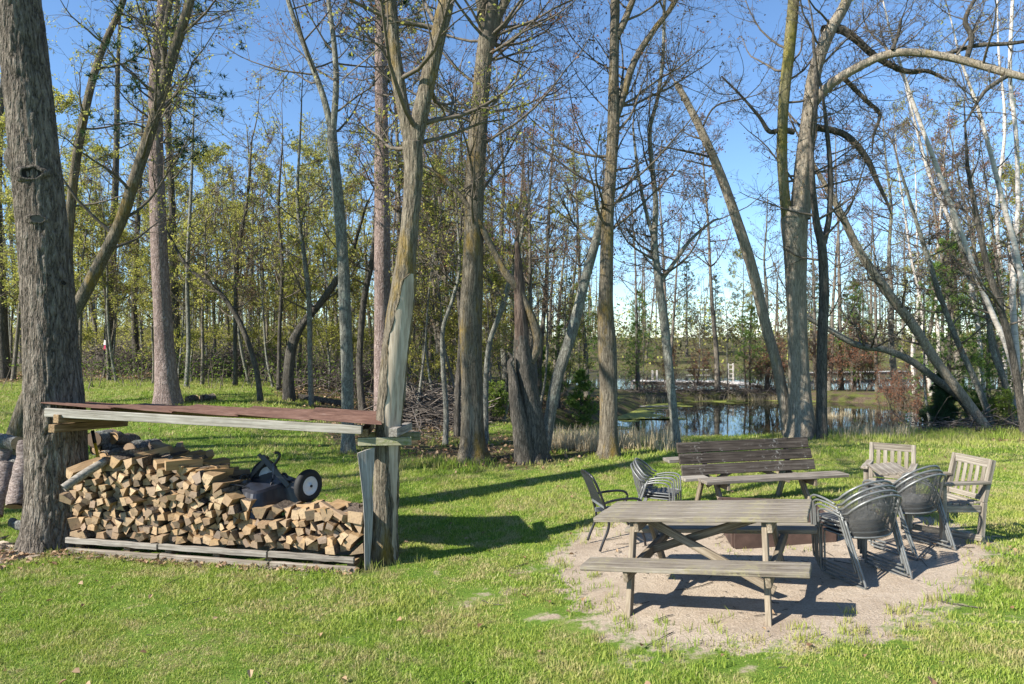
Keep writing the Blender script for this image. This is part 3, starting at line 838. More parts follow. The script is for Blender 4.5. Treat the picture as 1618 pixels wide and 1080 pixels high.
# dead snag with a slab, a spike and a twisted side limb
root, b, d, r = hero('dead_snag', 'blackened broken snag with a splintered spike and a crooked side limb', 'dead tree', (846, 728),
    [[(848, 734, 56), (843, 680, 48), (833, 610, 42), (826, 560, 37), (824, 530, 30)],
     [(826, 560, 34), (823, 500, 27), (820, 440, 20), (818, 400, 12), (817, 372, 7), (818, 362, 2)],
     [(838, 572, 20), (849, 545, 20), (846, 520, 19), (830, 480, 18), (815, 450, 17), (795, 425, 15), (768, 372, 13), (735, 318, 11), (700, 282, 9), (672, 262, 6), (645, 258, 3)]],
    [B_DARK, B_REDW, B_MAPLE], 110, n_branch=7, blen=(1.0, 2.2), zmin=4.4, leaf=None, nside=30, kk=80, flare=.4, furrow=.012, nolimb=True, ws=0.74)
mb = MB(); pts, rad = px_line([(828, 732, 26, -.2), (823, 690, 24, -.25), (816, 640, 20, -.25), (812, 600, 15, -.2), (806, 575, 9, -.2), (809, 566, 6, -.2), (803, 556, 2, -.2)], d)
trunk_tube(mb, pts, rad, 18, 40, r, .16, .35, furrow=.014); link('broken_slab', mb.mesh('broken_slab', B_DARK, offset=b), root)
hero('leaning_tree', 'thin dark tree leaning right from beside the broken snag', 'tree', (862, 716),
    [[(858, 718, 22), (867, 672, 21), (880, 600, 22), (905, 520, 21), (925, 440, 19), (945, 365, 17), (962, 280, 13), (975, 190, 9), (985, 110, 4)]], B_GREY, 111, n_branch=13, zmin=4, leaf=L_BUD, leaf_frac=.3, ws=0.80)
# golden moss maple
hero('maple_tree', 'straight trunk with golden moss standing at the lawn edge left of the pond', 'tree', (962, 722),
    [[(963, 728, 36), (962, 690, 28), (961, 600, 27), (959, 540, 28), (957, 480, 23), (960, 360, 20), (966, 260, 19), (969, 195, 20), (970, 110, 16), (972, 0, 14), (975, -120, 14), (985, -300, 8)],
     [(968, 200, 13), (985, 150, 12), (1003, 95, 11), (1035, 45, 10), (1062, 10, 8), (1100, -60, 8), (1140, -160, 4)],
     [(974, 60, 12), (992, 20, 11), (1008, -30, 9), (1030, -150, 5)]], B_MAPLE, 112, n_branch=14, blen=(1.6, 3.6), zmin=4.2, leaf=L_RED, leaf_frac=.3, nside=30, kk=140, flare=.5, furrow=.009)
# crooked thin tree
hero('crooked_tree', 'thin crooked tree with dark foot left of the plank bench', 'tree', (1068, 706),
    [[(1069, 710, 20), (1064, 650, 17), (1056, 570, 17), (1048, 500, 16), (1040, 440, 15), (1034, 380, 13), (1036, 320, 11), (1030, 260, 10), (1027, 205, 9), (1040, 150, 8), (1048, 80, 7), (1050, 0, 6), (1058, -100, 4)],
     [(1044, 445, 9), (1065, 415, 8), (1090, 380, 7), (1125, 350, 5), (1140, 345, 3)], [(1036, 390, 8), (1020, 330, 7), (1008, 270, 6), (1000, 200, 4)]], B_GREY, 113, n_branch=13, blen=(1.0, 2.4), zmin=3.6, leaf=L_BUD, leaf_frac=.3, flare=.3, ws=0.80)
# big pale double maple behind the bench
MAPLE_D = gp(1260, 694)[1]
root, b, d, r = hero('double_maple_tree', 'large pale double trunk behind the plank bench with a great arching limb', 'tree', (1260, 694),
    [[(1266, 700, 58), (1266, 670, 48), (1264, 620, 39), (1260, 540, 33), (1258, 460, 33), (1256, 390, 37), (1255, 350, 42), (1258, 330, 38)],
     [(1246, 360, 21), (1240, 310, 18), (1236, 240, 17), (1238, 160, 17), (1247, 80, 18), (1254, 0, 18), (1262, -120, 19), (1270, -300, 11)],
     [(1263, 345, 33), (1270, 270, 29), (1277, 200, 26), (1286, 120, 23), (1308, 55, 22), (1340, -5, 18), (1370, -100, 22), (1400, -240, 12)],
     [(1283, 165, 16, -.1), (1310, 135, 16, -.3), (1345, 112, 15, -.5), (1395, 88, 14, -.8), (1440, 82, 13, -1.1), (1490, 88, 13, -1.4), (1540, 100, 14, -1.7), (1590, 115, 14, -2), (1650, 130, 11, -2.3), (1730, 160, 8, -2.6), (1800, 210, 4, -2.8)]],
    [B_PALE, B_MOSSY, B_PALE, B_PALE], 114, n_branch=15, blen=(1.5, 3.4), zmin=6.0, leaf=L_BUD, leaf_frac=.2, nside=40, kk=150, flare=.25, furrow=.008, nolimb=True)
for pl in [[(1255, 208, 10), (1235, 205, 9), (1215, 207, 8), (1200, 185, 6), (1170, 150, 4), (1140, 120, 3)], [(1285, 200, 12), (1325, 208, 11), (1350, 225, 11), (1372, 255, 10), (1385, 285, 8), (1402, 320, 5), (1410, 345, 2)],
           [(1300, 48, 18), (1325, 45, 15), (1350, 60, 13), (1385, 90, 12), (1430, 112, 10), (1465, 112, 8), (1500, 128, 4)], [(1525, 100, 9, -1.6), (1535, 60, 9, -1.6), (1525, 30, 8, -1.6), (1545, -10, 6, -1.6)],
           [(1590, 120, 9, -2), (1560, 140, 8, -2), (1545, 160, 6, -2), (1522, 200, 3, -2)], [(1480, 90, 8, -1.3), (1540, 72, 8, -1.5), (1600, 68, 7, -1.7), (1680, 55, 4, -1.9)], [(1410, 78, 6, -1), (1420, 50, 6, -1), (1424, 28, 4, -1)],
           [(1330, 120, 8), (1370, 160, 7), (1390, 180, 6), (1380, 215, 4), (1378, 240, 2)]]:
    pts, rad = px_line(pl, d); mb = MB(); Pc, Rc = trunk_tube(mb, pts, rad, 9, 30, r, .07)
    link('limb', mb.mesh('limb', B_DARK, offset=b), root)
    ix = r.integers(6, 29, 10); az = r.uniform(0, 6.28, 10)
    big, tw, lp = branch_system(r, Pc[ix], norm(np.c_[np.cos(az), np.sin(az), r.uniform(-.4, .6, 10)]), r.uniform(.7, 1.9, 10), np.full(10, .014), 5, 4, 2)
    tag(link('branches', big.mesh('branches', B_TWIG, offset=b), root), kind='stuff'); tag(link('twigs', tw.mesh('twigs', B_TWIG, offset=b), root), kind='stuff')
    tag(link('leaves', leaf_mesh('leaves', lp[::5], .03, r, L_BUD, offset=b), root), kind='stuff')
# leaning broken trunk
hero('leaning_snag', 'bare broken trunk leaning left from the foot of the double maple', 'dead tree', (1243, 692),
    [[(1248, 694, 32), (1240, 640, 27), (1228, 580, 25), (1212, 520, 24), (1190, 430, 23), (1165, 350, 21), (1138, 275, 19), (1110, 210, 17), (1085, 160, 15), (1070, 134, 12), (1066, 128, 4)],
     [(1124, 248, 5), (1090, 240, 5), (1050, 232, 3)], [(1108, 205, 4), (1130, 168, 4), (1175, 155, 3)]], [B_PALE, B_DARK], 115, n_branch=2, blen=(.6, 1.5), zmin=5.5, leaf=None, nside=20, kk=90, flare=.15, furrow=.006, ws=0.74)
hero('dark_stem_tree', 'dark slender stem right beside the double maple', 'tree', (1299, 696),
    [[(1299, 700, 22), (1298, 640, 19), (1299, 540, 18), (1302, 460, 18), (1299, 390, 17), (1290, 350, 14), (1284, 290, 11), (1282, 220, 10), (1290, 150, 8), (1285, 60, 5)],
     [(1301, 385, 12), (1310, 340, 11), (1312, 270, 10), (1306, 200, 8), (1300, 150, 5)]], B_DARK, 116, n_branch=9, blen=(.9, 2.0), zmin=3.8, leaf=L_BUD, leaf_frac=.2, flare=.25, ws=0.90)
# leaning clump at the right
RC = [('thick grey trunk leaning left out of the right hand clump', [(1562, 672, 28), (1525, 630, 26), (1480, 572, 25), (1440, 510, 24), (1400, 458, 23), (1360, 400, 20), (1330, 340, 17), (1300, 285, 12), (1270, 230, 6)], B_PALE, 120),
      ('low trunk stretching far left over the pond shore', [(1552, 668, 24), (1520, 632, 22), (1478, 598, 20), (1440, 570, 19), (1400, 553, 18), (1355, 545, 16), (1310, 520, 14), (1275, 500, 9), (1250, 470, 4)], B_GREY, 121),
      ('slender grey trunk leaning left beside the thick leaning one', [(1572, 668, 18), (1545, 610, 17), (1515, 545, 15), (1490, 480, 13), (1470, 420, 12), (1445, 340, 9), (1420, 260, 6)], B_GREY, 122)]
for lab, pl, mt, s_ in RC:
    hero('leaning_tree', lab, 'tree', (pl[0][0], pl[0][1] + 4), [pl], mt, s_, n_branch=12, blen=(1.0, 2.6), zmin=2.0, leaf=L_BUD, leaf_frac=.25, flare=.3, nside=16, kk=70, ws=.68)
BI = [('white birch bending left from behind the right edge', [(1625, 628, 20), (1598, 570, 18), (1570, 500, 17), (1545, 440, 16), (1520, 370, 15), (1490, 290, 14), (1460, 210, 12), (1432, 130, 10), (1410, 60, 7), (1395, 0, 4)], 130, 19.5),
      ('white birch leaning left at the far right with dark patches', [(1640, 560, 20), (1618, 480, 18), (1606, 400, 17), (1585, 320, 15), (1565, 240, 13), (1545, 170, 11), (1520, 100, 8), (1500, 20, 4)], 131, 20.5),
      ('upright white birch cut by the right edge', [(1608, 640, 20), (1606, 560, 19), (1600, 460, 18), (1608, 340, 16), (1606, 220, 14), (1596, 120, 12), (1600, 0, 10), (1610, -150, 5)], 132, 22.0),
      ('thin white birch behind the bending birch', [(1560, 600, 14), (1540, 480, 13), (1505, 360, 12), (1470, 280, 10), (1450, 210, 8), (1430, 130, 5)], 133, 25.0),
      ('thin upright white birch near the right edge', [(1590, 610, 13), (1584, 460, 12), (1575, 330, 11), (1588, 200, 9), (1578, 80, 6), (1575, -40, 3)], 134, 27.0)]
for lab, pl, s_, dd in BI:
    hero('birch_tree', lab, 'tree', (pl[0][0], pl[0][1]), [pl], B_BIRCH, s_, n_branch=14, blen=(.9, 2.2), zmin=3.0, leaf=L_YG, leaf_frac=.25, flare=.15, nside=14, kk=70, depth=dd, group='white birches at the right', ws=.58)
hero('dark_trunk_tree', 'dark trunk leaning left in front of the right hand birches', 'tree', (1625, 640),
    [[(1622, 644, 20), (1600, 560, 18), (1578, 480, 17), (1560, 420, 16), (1545, 350, 13), (1530, 270, 9), (1525, 200, 5)]], B_DARK, 135, n_branch=10, blen=(.9, 2.2), zmin=2.5, leaf=L_BUD, leaf_frac=.2, depth=18.5, ws=0.72)
hero('curved_tree', 'thin curving grey stem in front of the right hand birches', 'tree', (1605, 668),
    [[(1608, 670, 15), (1590, 610, 14), (1568, 550, 13), (1560, 480, 12), (1545, 440, 11), (1515, 380, 9), (1500, 320, 6)]], B_GREY, 136, n_branch=9, blen=(.8, 2.0), zmin=2.2, leaf=L_BUD, leaf_frac=.25, ws=0.72)
# middle-ground trunks in the woods on the left
MID = [((172, 588), [(172, 590, 26), (174, 480, 21), (180, 350, 18), (184, 230, 14), (186, 120, 10), (190, 0, 5)], B_DARK, 'dark trunk beside the marker stake behind the oak', 0),
       ((214, 584), [(216, 586, 18), (212, 480, 15), (216, 380, 12), (222, 280, 9), (226, 180, 5)], B_DARK, 'thin dark trunk midway between the stake and the flared red pine', 0),
       ((6, 598), [(8, 600, 28), (2, 480, 24), (-4, 340, 20), (0, 200, 15), (10, 60, 8)], B_DARK, 'dark trunk cut by the left edge behind the oak', 0),
       ((292, 612), [(294, 614, 11), (298, 540, 10), (296, 430, 9), (302, 300, 7), (306, 180, 4)], B_GREY, 'slim green grey stem right of the flared red pine', 0),
       ((410, 634), [(412, 638, 13), (405, 585, 12), (388, 530, 13), (368, 490, 12), (340, 455, 11), (318, 440, 11), (296, 420, 9), (280, 395, 7), (262, 360, 4)], B_DARK, 'crooked dark sapling bending hard left over the clearing', 0),
       ((458, 632), [(458, 636, 27), (456, 590, 23), (462, 545, 22), (478, 512, 17), (505, 480, 16), (530, 445, 15), (552, 410, 12), (565, 370, 8), (580, 320, 4)], B_DARK, 'stout bowed trunk leaning right beyond the shed roof', 0),
       ((490, 640), [(492, 645, 12), (490, 560, 11), (488, 470, 11), (480, 400, 10), (470, 320, 8), (474, 220, 5)], B_GREY, 'slim stem in front of the stout bowed trunk', 0),
       ((372, 610), [(372, 612, 11), (372, 500, 10), (376, 400, 9), (390, 320, 7), (398, 220, 4)], B_DARK, 'slim dark stem left of the stout bowed trunk', 0),
       ((440, 616), [(440, 618, 10), (442, 520, 9), (446, 420, 8), (440, 330, 6), (446, 230, 3)], B_DARK, 'slim dark stem close behind the stout bowed trunk', 0),
       ((572, 656), [(574, 660, 17), (568, 580, 14), (574, 480, 14), (590, 400, 13), (596, 310, 11), (600, 200, 7)], B_DARK, 'mossy dark stem right behind the mottled forked tree', 0),
       ((703, 702), [(704, 706, 12), (705, 650, 11), (700, 580, 10), (700, 520, 9), (716, 470, 8), (726, 420, 7), (722, 340, 4)], B_GREY, 'slim crooked grey stem left of the mossy footed trunk', 0),
       ((722, 690), [(722, 694, 14), (724, 610, 12), (728, 520, 11), (724, 440, 9), (730, 330, 5)], B_DARK, 'dark stem close behind the mossy footed trunk', 0),
       ((768, 700), [(768, 704, 13), (768, 600, 12), (774, 540, 11), (792, 490, 11), (806, 440, 10), (822, 380, 8), (838, 300, 5)], B_GREY, 'grey stem curving right behind the mossy footed trunk', 0)]
for bp, pl, mt, lab, z_ in MID:
    hero('woodland_tree', lab, 'tree', bp, [pl], mt, 200 + bp[0], n_branch=12, blen=(1.0, 2.6), zmin=3.0, leaf=L_YG, leaf_frac=.55, leaf_size=.05, flare=.35, nside=12, kk=50, n=(6, 4, 2), rmin=.006, ws=.72)
# ------------------------------------------------------------------ woods behind: prototypes, then individuals
def proto_tree(name, seed, h, r0, mat, leaf=None, nleaf=.5, lsize=.06, nb=18, blen=(1.0, 2.4), z0=.25, n=(5, 4, 2), lean=.05, bend=.10, up=.25, rmin=.006, n_stem=1, flat=.3):
    r = np.random.default_rng(seed); root = empty(name, (0, 0, 0)); S, D, L, R0 = [], [], [], []
    for st in range(n_stem):
        k = 7; t = np.linspace(0, 1, k); la = r.normal(0, lean + .12 * (n_stem > 1), 2)
        w = np.cumsum(r.normal(0, bend, (k, 2)), 0); w -= w[0]
        hh = h * (1 if st == 0 else r.uniform(.6, .95))
        pts = np.c_[la[0] * t * hh + w[:, 0] + (r.normal(0, .15) if st else 0), la[1] * t * hh + w[:, 1] + (r.normal(0, .15) if st else 0), t * hh - .1]
        mb = MB(); Pc, Rc = trunk_tube(mb, pts, r0 * (1 - .85 * t) * (1 if st == 0 else .8), 8 if r0 > .05 else 6, 22, r, .05, .4 if n_stem == 1 else .1)
        link('trunk' if st == 0 else 'stem', mb.mesh('trunk', mat), root)
        cand = np.where(Pc[:, 2] > z0 * hh)[0]
        for j in r.choice(cand, nb):
            az = r.uniform(0, 6.28); S.append(Pc[j]); D.append([math.cos(az), math.sin(az), r.uniform(up - .25, up + .5)]); f = 1.2 - .75 * Pc[j, 2] / hh
            L.append(r.uniform(*blen) * f); R0.append(min(Rc[j] * .5, .035))
    big, tw, lp = branch_system(r, np.array(S), norm(np.array(D)), np.array(L), np.array(R0), *n, rmin=rmin, flat=flat, wig=(.13, .18, .25))
    tag(link('branches', big.mesh('branches', B_TWIG), root), kind='stuff')
    tag(link('twigs', tw.mesh('twigs', B_TWIG), root), kind='stuff')
    if leaf is not None:
        lp = lp[r.uniform(size=len(lp)) < nleaf * .8]; lp = np.repeat(lp, 2, 0) + r.normal(0, .045, (len(lp) * 2, 3))
        tag(link('leaves', leaf_mesh('leaves', lp, lsize, r, leaf), root), kind='stuff')
    return root

def proto_pine(name, seed, h, r0, needle, spread=.30, nk=13, size=.15, tuft=.55, bare=.12):
    r = np.random.default_rng(seed); root = empty(name, (0, 0, 0)); t = np.linspace(0, 1, 6)
    mb = MB(); Pc, Rc = trunk_tube(mb, np.c_[r.normal(0, .05, 6) * t, r.normal(0, .05, 6) * t, t * h - .1], r0 * (1 - .9 * t), 8, 20, r, .04, .3)
    link('trunk', mb.mesh('trunk', B_DARK), root)
    S, D, L = [], [], []
    z = bare * h
    while z < h * .98:
        f = (1 - z / h)
        for q in range(r.integers(4, 7)):
            az = r.uniform(0, 6.28); S.append([0, 0, z]); D.append([math.cos(az), math.sin(az), r.uniform(.05, .35) + .5 * (z / h) ** 2]); L.append(h * spread * (f ** .75 + .08) * r.uniform(.55, 1.15))
        z += h * r.uniform(.035, .06)
    big, tw, lp = branch_system(r, np.array(S), norm(np.array(D)), np.array(L), np.full(len(S), .02), 5, 3, 0, up=(.02, .05, .08), rmin=.005, flat=.5)
    tag(link('branches', big.mesh('branches', B_DARK), root), kind='stuff')
    sel = lp[r.uniform(size=len(lp)) < tuft]
    tag(link('needles', needle_mass(sel, r, size, nk, needle, np.zeros(3)), root), kind='stuff')
    return root

PROTO = {
    'leafy1': proto_tree('slender_tree', 501, 9.0, .075, B_MIDB, L_YG, .8, .045, 24, n=(6, 4, 3)),
    'leafy2': proto_tree('slender_tree', 502, 7.0, .055, B_MIDB, L_YG, .85, .044, 22, n=(6, 4, 3)),
    'leafy3': proto_tree('slender_tree', 503, 11.0, .09, B_MIDB, L_YG, .7, .046, 24, (1.2, 2.8), n=(6, 4, 3)),
    'leafy4': proto_tree('slender_tree', 504, 5.0, .04, B_GREY, L_YG, .95, .042, 18, (.7, 1.7), z0=.12, n=(6, 4, 3)),
    'leafy5': proto_tree('slender_tree', 505, 12.5, .13, B_MIDB, L_YG, .6, .065, 24, (1.4, 3.2), z0=.3),
    'bare1': proto_tree('bare_tree', 511, 15.0, .17, B_GREY, L_BUD, .2, .05, 26, (1.6, 3.6), z0=.3),
    'bare2': proto_tree('bare_tree', 512, 13.0, .13, B_MIDB, L_RED, .35, .05, 24, (1.4, 3.2), z0=.3),
    'bare3': proto_tree('bare_tree', 513, 17.0, .22, B_MIDB, L_BUD, .15, .05, 26, (1.8, 3.8), z0=.35),
    'thin1': proto_tree('bare_sapling', 514, 8.0, .05, B_GREY, L_BUD, .3, .045, 16, (.8, 1.8), z0=.2),
    'birch': proto_tree('white_birch_tree', 515, 13.0, .10, B_BIRCH, L_YG, .35, .05, 22, (1.0, 2.2), z0=.35, lean=.03),
    'shrub1': proto_tree('bare_shrub', 521, 3.2, .022, B_REDW, L_RED, .35, .04, 10, (.5, 1.2), z0=.15, n_stem=6, n=(4, 3, 2), up=.7),
    'shrub2': proto_tree('leafing_shrub', 522, 2.2, .016, B_TWIG, L_GREEN, .9, .05, 9, (.4, 1.0), z0=.1, n_stem=6, n=(4, 3, 2), up=.6),
    'pine1': proto_pine('white_pine_tree', 531, 8.0, .12, N_PINE),
    'pine2': proto_pine('white_pine_tree', 532, 10.5, .15, N_DARK, .24, bare=.2),
    'pine3': proto_pine('young_pine', 533, 3.0, .05, N_PINE, .36, 12, .15, .55, .04),
    'spruce': proto_pine('young_spruce', 534, 1.6, .03, N_DARK, .42, 18, .09, 1.0, .05),
    'gone': None}
used_proto = set(); BACK = []
def put(kind, x, y, s=1.0, rz=None, label=None, cat='tree', group=None, tilt=0.0):
    p = PROTO[kind]
    o = p if kind not in used_proto else copy_tree(p); used_proto.add(kind)
    o.location = (x, y, gz(x, y)); o.scale = (s, s, s * rb.uniform(.92, 1.08)); o.rotation_euler = (rb.normal(0, tilt), rb.normal(0, tilt), rb.uniform(0, 6.28) if rz is None else rz)
    tag(o, label, cat, group); return o
rb = np.random.default_rng(99)
def put_px(kind, px, d, s, **kw): return put(kind, (px - 809) / F * d, d, s, **kw)

KW = {'leafy': 'leafing slender tree', 'bare': 'bare tree', 'thin': 'bare sapling', 'pine': 'pine', 'birch': 'white birch', 'shrub': 'shrub'}
def kindword(k): return next(v for a, v in KW.items() if k.startswith(a))
ZONES = [(-400, 130, 'left of the oak'), (130, 265, 'between oak and flared pine'), (265, 420, 'right of the flared pine'), (420, 545, 'left of the forked tree'), (545, 640, 'behind the split post tree'), (640, 750, 'left of the mossy footed trunk'), (750, 850, 'behind the broken snag'), (850, 960, 'left of the golden moss trunk'), (960, 1070, 'right of the golden moss trunk'), (1070, 1250, 'across the pond, left of the double maple'), (1250, 1430, 'across the pond, right of the double maple'), (1430, 2100, 'behind the right hand birches')]
pending = []
def scatter(kinds, n, pxr, dr, sr, tilt=.03, mind=1.2):
    got = 0; tries = 0
    while got < n and tries < n * 40:
        tries += 1
        px = rb.uniform(*pxr); d = dr[0] + (dr[1] - dr[0]) * rb.uniform() ** .8; x = (px - 809) / F * d
        if poly_sd(np.array([x]), np.array([d]), POND)[0] < .6 or poly_sd(np.array([x]), np.array([d]), LAKE)[0] < .8: continue
        if any(math.hypot(x - a[1], d - a[2]) < mind for a in pending): continue
        pending.append((str(rb.choice(kinds)), x, d, rb.uniform(*sr), tilt, px)); got += 1
scatter(['leafy1', 'leafy2', 'leafy3', 'thin1', 'leafy4'], 60, (-60, 900), (24, 38), (.8, 1.15))
scatter(['leafy1', 'leafy3', 'leafy5', 'bare1', 'bare2'], 40, (-80, 960), (36, 58), (.85, 1.2), mind=1.6)
scatter(['leafy5', 'leafy3', 'bare3', 'pine2', 'leafy5'], 36, (-90, 1000), (56, 95), (.9, 1.3), mind=2.0)
scatter(['bare1', 'bare2', 'pine2', 'leafy5', 'bare3'], 34, (960, 1700), (82, 125), (.8, 1.2), mind=2.5)
scatter(['leafy2', 'leafy4', 'leafy1', 'thin1'], 22, (-40, 560), (22.5, 30), (.7, 1.1), mind=.9)
scatter(['thin1', 'bare2', 'thin1', 'leafy1'], 14, (1000, 1450), (37.5, 40.2), (.55, .95), mind=.8)
scatter(['bare2', 'bare2', 'bare1', 'thin1'], 18, (600, 960), (20, 34), (.75, 1.15), mind=1.0)
scatter(['bare2', 'bare1', 'bare2'], 14, (1000, 1520), (38, 40.5), (.8, 1.25), mind=1.2)
scatter(['bare2', 'bare1', 'thin1'], 12, (1440, 1680), (20.5, 32), (.7, 1.1), tilt=.06, mind=.9)
scatter(['birch', 'birch', 'thin1', 'leafy1', 'bare2'], 20, (1440, 1720), (22, 40), (.8, 1.15), tilt=.08)
scatter(['leafy4', 'thin1', 'leafy2'], 10, (640, 960), (19.5, 26), (.6, 1.0), mind=.8)
cnt = {}
for (k, x, y, s, tilt, px) in sorted(pending, key=lambda q: q[5]):
    zone = next(z[2] for z in ZONES if z[0] <= px < z[1]); far = 'near' if y < 38 else ('middle' if y < 60 else 'far')
    key = (kindword(k), zone, far); cnt[key] = cnt.get(key, 0) + 1
    put(k, x, y, s, label='%s, %s, %s woods, %s from left' % (kindword(k), zone, far, ordinal(cnt[key])), cat='tree', group='trees of the woods behind', tilt=tilt)
# pines and shrubs one can name
NAMED = [('pine1', 1500, 24.0, .92, 'bushy bright green pine behind the leaning clump at the right', 'tree'), ('pine1', 1562, 25.5, .85, 'second bushy pine behind the right hand birches', 'tree'), ('spruce', 1488, 21.0, 1.0, 'small dark spruce at the pond corner under the leaning trunks', 'tree'),
         ('pine1', 1185, 38.6, .62, 'young pine on the strip across the pond left of the double maple', 'tree'), ('pine1', 1350, 39.0, .80, 'green pine mixed with red buds right of the dark stem', 'tree'), ('pine2', 1085, 88.0, 1.15, 'tall dark pine far across the lake', 'tree'), ('pine2', 1130, 92.0, 1.0, 'second dark pine far across the lake', 'tree'),
         ('pine1', 682, 36.0, 1.0, 'light green pine between the split tree and the mossy footed trunk', 'tree'), ('pine1', 716, 40.0, 1.0, 'light green pine behind the mossy footed trunk', 'tree'), ('pine1', 884, 27.5, .42, 'bushy young pine between the snag and the golden moss trunk', 'shrub'), ('pine3', 918, 25.5, .75, 'small young pine left of the golden moss trunk', 'shrub'),
         ('pine1', 1005, 38.5, .48, 'young pine on the far bank right of the golden moss trunk', 'shrub'), ('pine3', 850, 29.5, .9, 'young pine half hidden by the broken snag', 'shrub'), ('shrub2', 782, 20.5, .62, 'bright leafing bush behind the mossy footed trunk', 'shrub'), ('pine1', 915, 66.0, 1.25, 'pine in the gap left of the golden moss trunk', 'tree'), ('pine1', 1010, 80.0, 1.2, 'pine far behind the golden moss trunk on the right', 'tree')]
for k, px, d, s, lab, c_ in NAMED: put_px(k, px, d, s, label=lab, cat=c_)
sh = 0
for px, d, k, s in [(1195, 38.2, 'shrub1', .8), (1215, 38.5, 'shrub1', 1.0), (1235, 38.3, 'shrub1', .9), (1320, 38.2, 'shrub1', .95), (1345, 37.9, 'shrub1', 1.1), (1370, 38.3, 'shrub1', 1.0), (1100, 38.6, 'shrub1', .7), (1060, 38.8, 'shrub1', .8), (1400, 33.5, 'shrub1', .8), (1425, 31.5, 'shrub1', .85), (1445, 26.5, 'shrub1', .8), (1300, 39, 'shrub1', 1.05), (1130, 39.0, 'shrub1', .6), (1540, 21.5, 'shrub2', .5), (1585, 20.5, 'shrub2', .5), (1400, 22.5, 'shrub1', .5)]:
    sh += 1; put_px(k, px, d, s, label='twiggy %s shrub on the pond bank, %s in the row' % ('reddish' if k == 'shrub1' else 'green', ordinal(sh)), cat='shrub', group='shrubs along the pond bank')
for q, (k, x, y, s) in enumerate([('bare1', -14, 6, .9), ('bare3', -17.5, 9.2, .9), ('bare2', -12.2, 8.6, .8), ('leafy5', -21, 6.5, .9), ('bare1', -20, 12.5, .85), ('bare3', -13, 7.2, .9), ('bare3', -15.5, 8.4, .9), ('bare2', -12.2, 9.7, 1.0)]):
    put(k, x, y, s, label='tall tree standing off to the left beyond the oak, %s of eight' % ordinal(q + 1), cat='tree', group='trees beyond the left edge')
for k in list(PROTO):
    if k not in used_proto and PROTO[k] is not None:
        for ch in list(PROTO[k].children): bpy.data.objects.remove(ch)
        bpy.data.objects.remove(PROTO[k])

# ------------------------------------------------------------------ brush heaps and fallen wood
def brush(label, pxs, d, hgt, n, seed, dw=3.0):
    r = np.random.default_rng(seed); x0, x1 = (pxs[0] - 809) / F * d, (pxs[1] - 809) / F * d
    x = r.uniform(x0, x1, n); y = d + r.normal(0, dw / 2.5, n); env = np.clip(1 - np.abs((x - (x0 + x1) / 2) / ((x1 - x0) / 2)) ** 3, 0, 1)
    z = G(x, y) + r.uniform(0, 1, n) ** 1.5 * hgt * env
    az = r.uniform(0, 6.28, n); D = np.c_[np.cos(az), np.sin(az), r.normal(.05, .28, n)]; L = r.uniform(.5, 2.4, n)
    Pn, Rn = grow(np.c_[x, y, z] - D * L[:, None] * .4, norm(D), L, r.uniform(.007, .022, n), 4, r, .14, -.02, .4)
    Pn[:, :, 2] = np.maximum(Pn[:, :, 2], G(Pn[:, :, 0], Pn[:, :, 1]) + .01)
    mb = MB(); tubes(mb, Pn, Rn, 3)
    tag(link('brush_heap', mb.mesh('brush_heap', bark('brush_wood_%d' % seed, (.045, .035, .03), (.13, .105, .09), (.27, .24, .21), 20, .6, bump=.2))), label, 'brush heap', kind='stuff')
brush('tangled heap of dead branches at the wood edge left of the shed middle', (285, 480), 29, 1.1, 1100, 601)
brush('tangled dead branches on the bank between the split tree and the mossy trunk', (615, 760), 21.5, .9, 1300, 602, 4)
brush('low line of dead branches between the oak and the flared red pine', (130, 250), 33, 1.2, 700, 603)
brush('dead sticks under the trees behind the mottled forked tree', (480, 620), 26, .6, 700, 604, 4)
brush('dead twigs lying along the far pond bank', (1000, 1260), 38.2, .45, 500, 605, 1.6)
brush('fallen sticks on the right pond bank', (1370, 1600), 21, .3, 260, 606, 2.5)
for q, (a, b, rad, dd, lab) in enumerate([((470, 648), (545, 652), .10, 20.5, 'dark fallen log beside the stout bowed trunk'), ((318, 626), (338, 640), .10, 18.5, 'short dark log lying on the clearing right of the red pine'), ((296, 634), (310, 637), .09, 18.3, 'small dark stump piece near the foot of the red pine'), ((500, 650), (530, 658), .09, 18, 'split dark log piece behind the shed roof'), ((1398, 655), (1440, 676), .06, 23, 'pale driftwood log on the right pond shore'), ((1430, 665), (1475, 655), .05, 24.5, 'second pale driftwood log on the right pond shore'), ((1010, 655), (1058, 652), .05, 33.0, 'pale log afloat at the edge of the duckweed'), ((1385, 608), (1470, 603), .10, 39.6, 'long pale log on the bank beyond the pond')]):
    A_ = P(a[0], a[1], dd); B_ = P(b[0], b[1], dd + .3)
    for v in (A_, B_): v[2] = max(gz(v[0], v[1]), WATER_Z) + rad * .8
    round_log('fallen_log', lab, A_, B_, rad, B_DARK if q < 4 else W_GREYLOG, None, 620 + q)
# marker stake with a flag
ms = gp(164, 592); mk = empty('marker_stake', ms); tag(mk, 'thin dark stake with a small pink and white flag at the clearing edge', 'stake')
mb = MB(); hh_ = (592 - 545) / F * ms[1]; wire(mb, [(0, 0, -.1), (0, 0, hh_)], .022, 8); link('post', mb.mesh('post', plain('stake_black', (.02, .02, .02), .7)), mk)
for k, (c_, z_) in enumerate([((.55, .05, .12), -.10), ((.75, .72, .72), .12)]):
    plank('flag_band', (.02, -.035, hh_ + z_), (.18, -.035, hh_ + z_ - .03), .012, .2, plain('flag_%d' % k, c_, .6), mk)
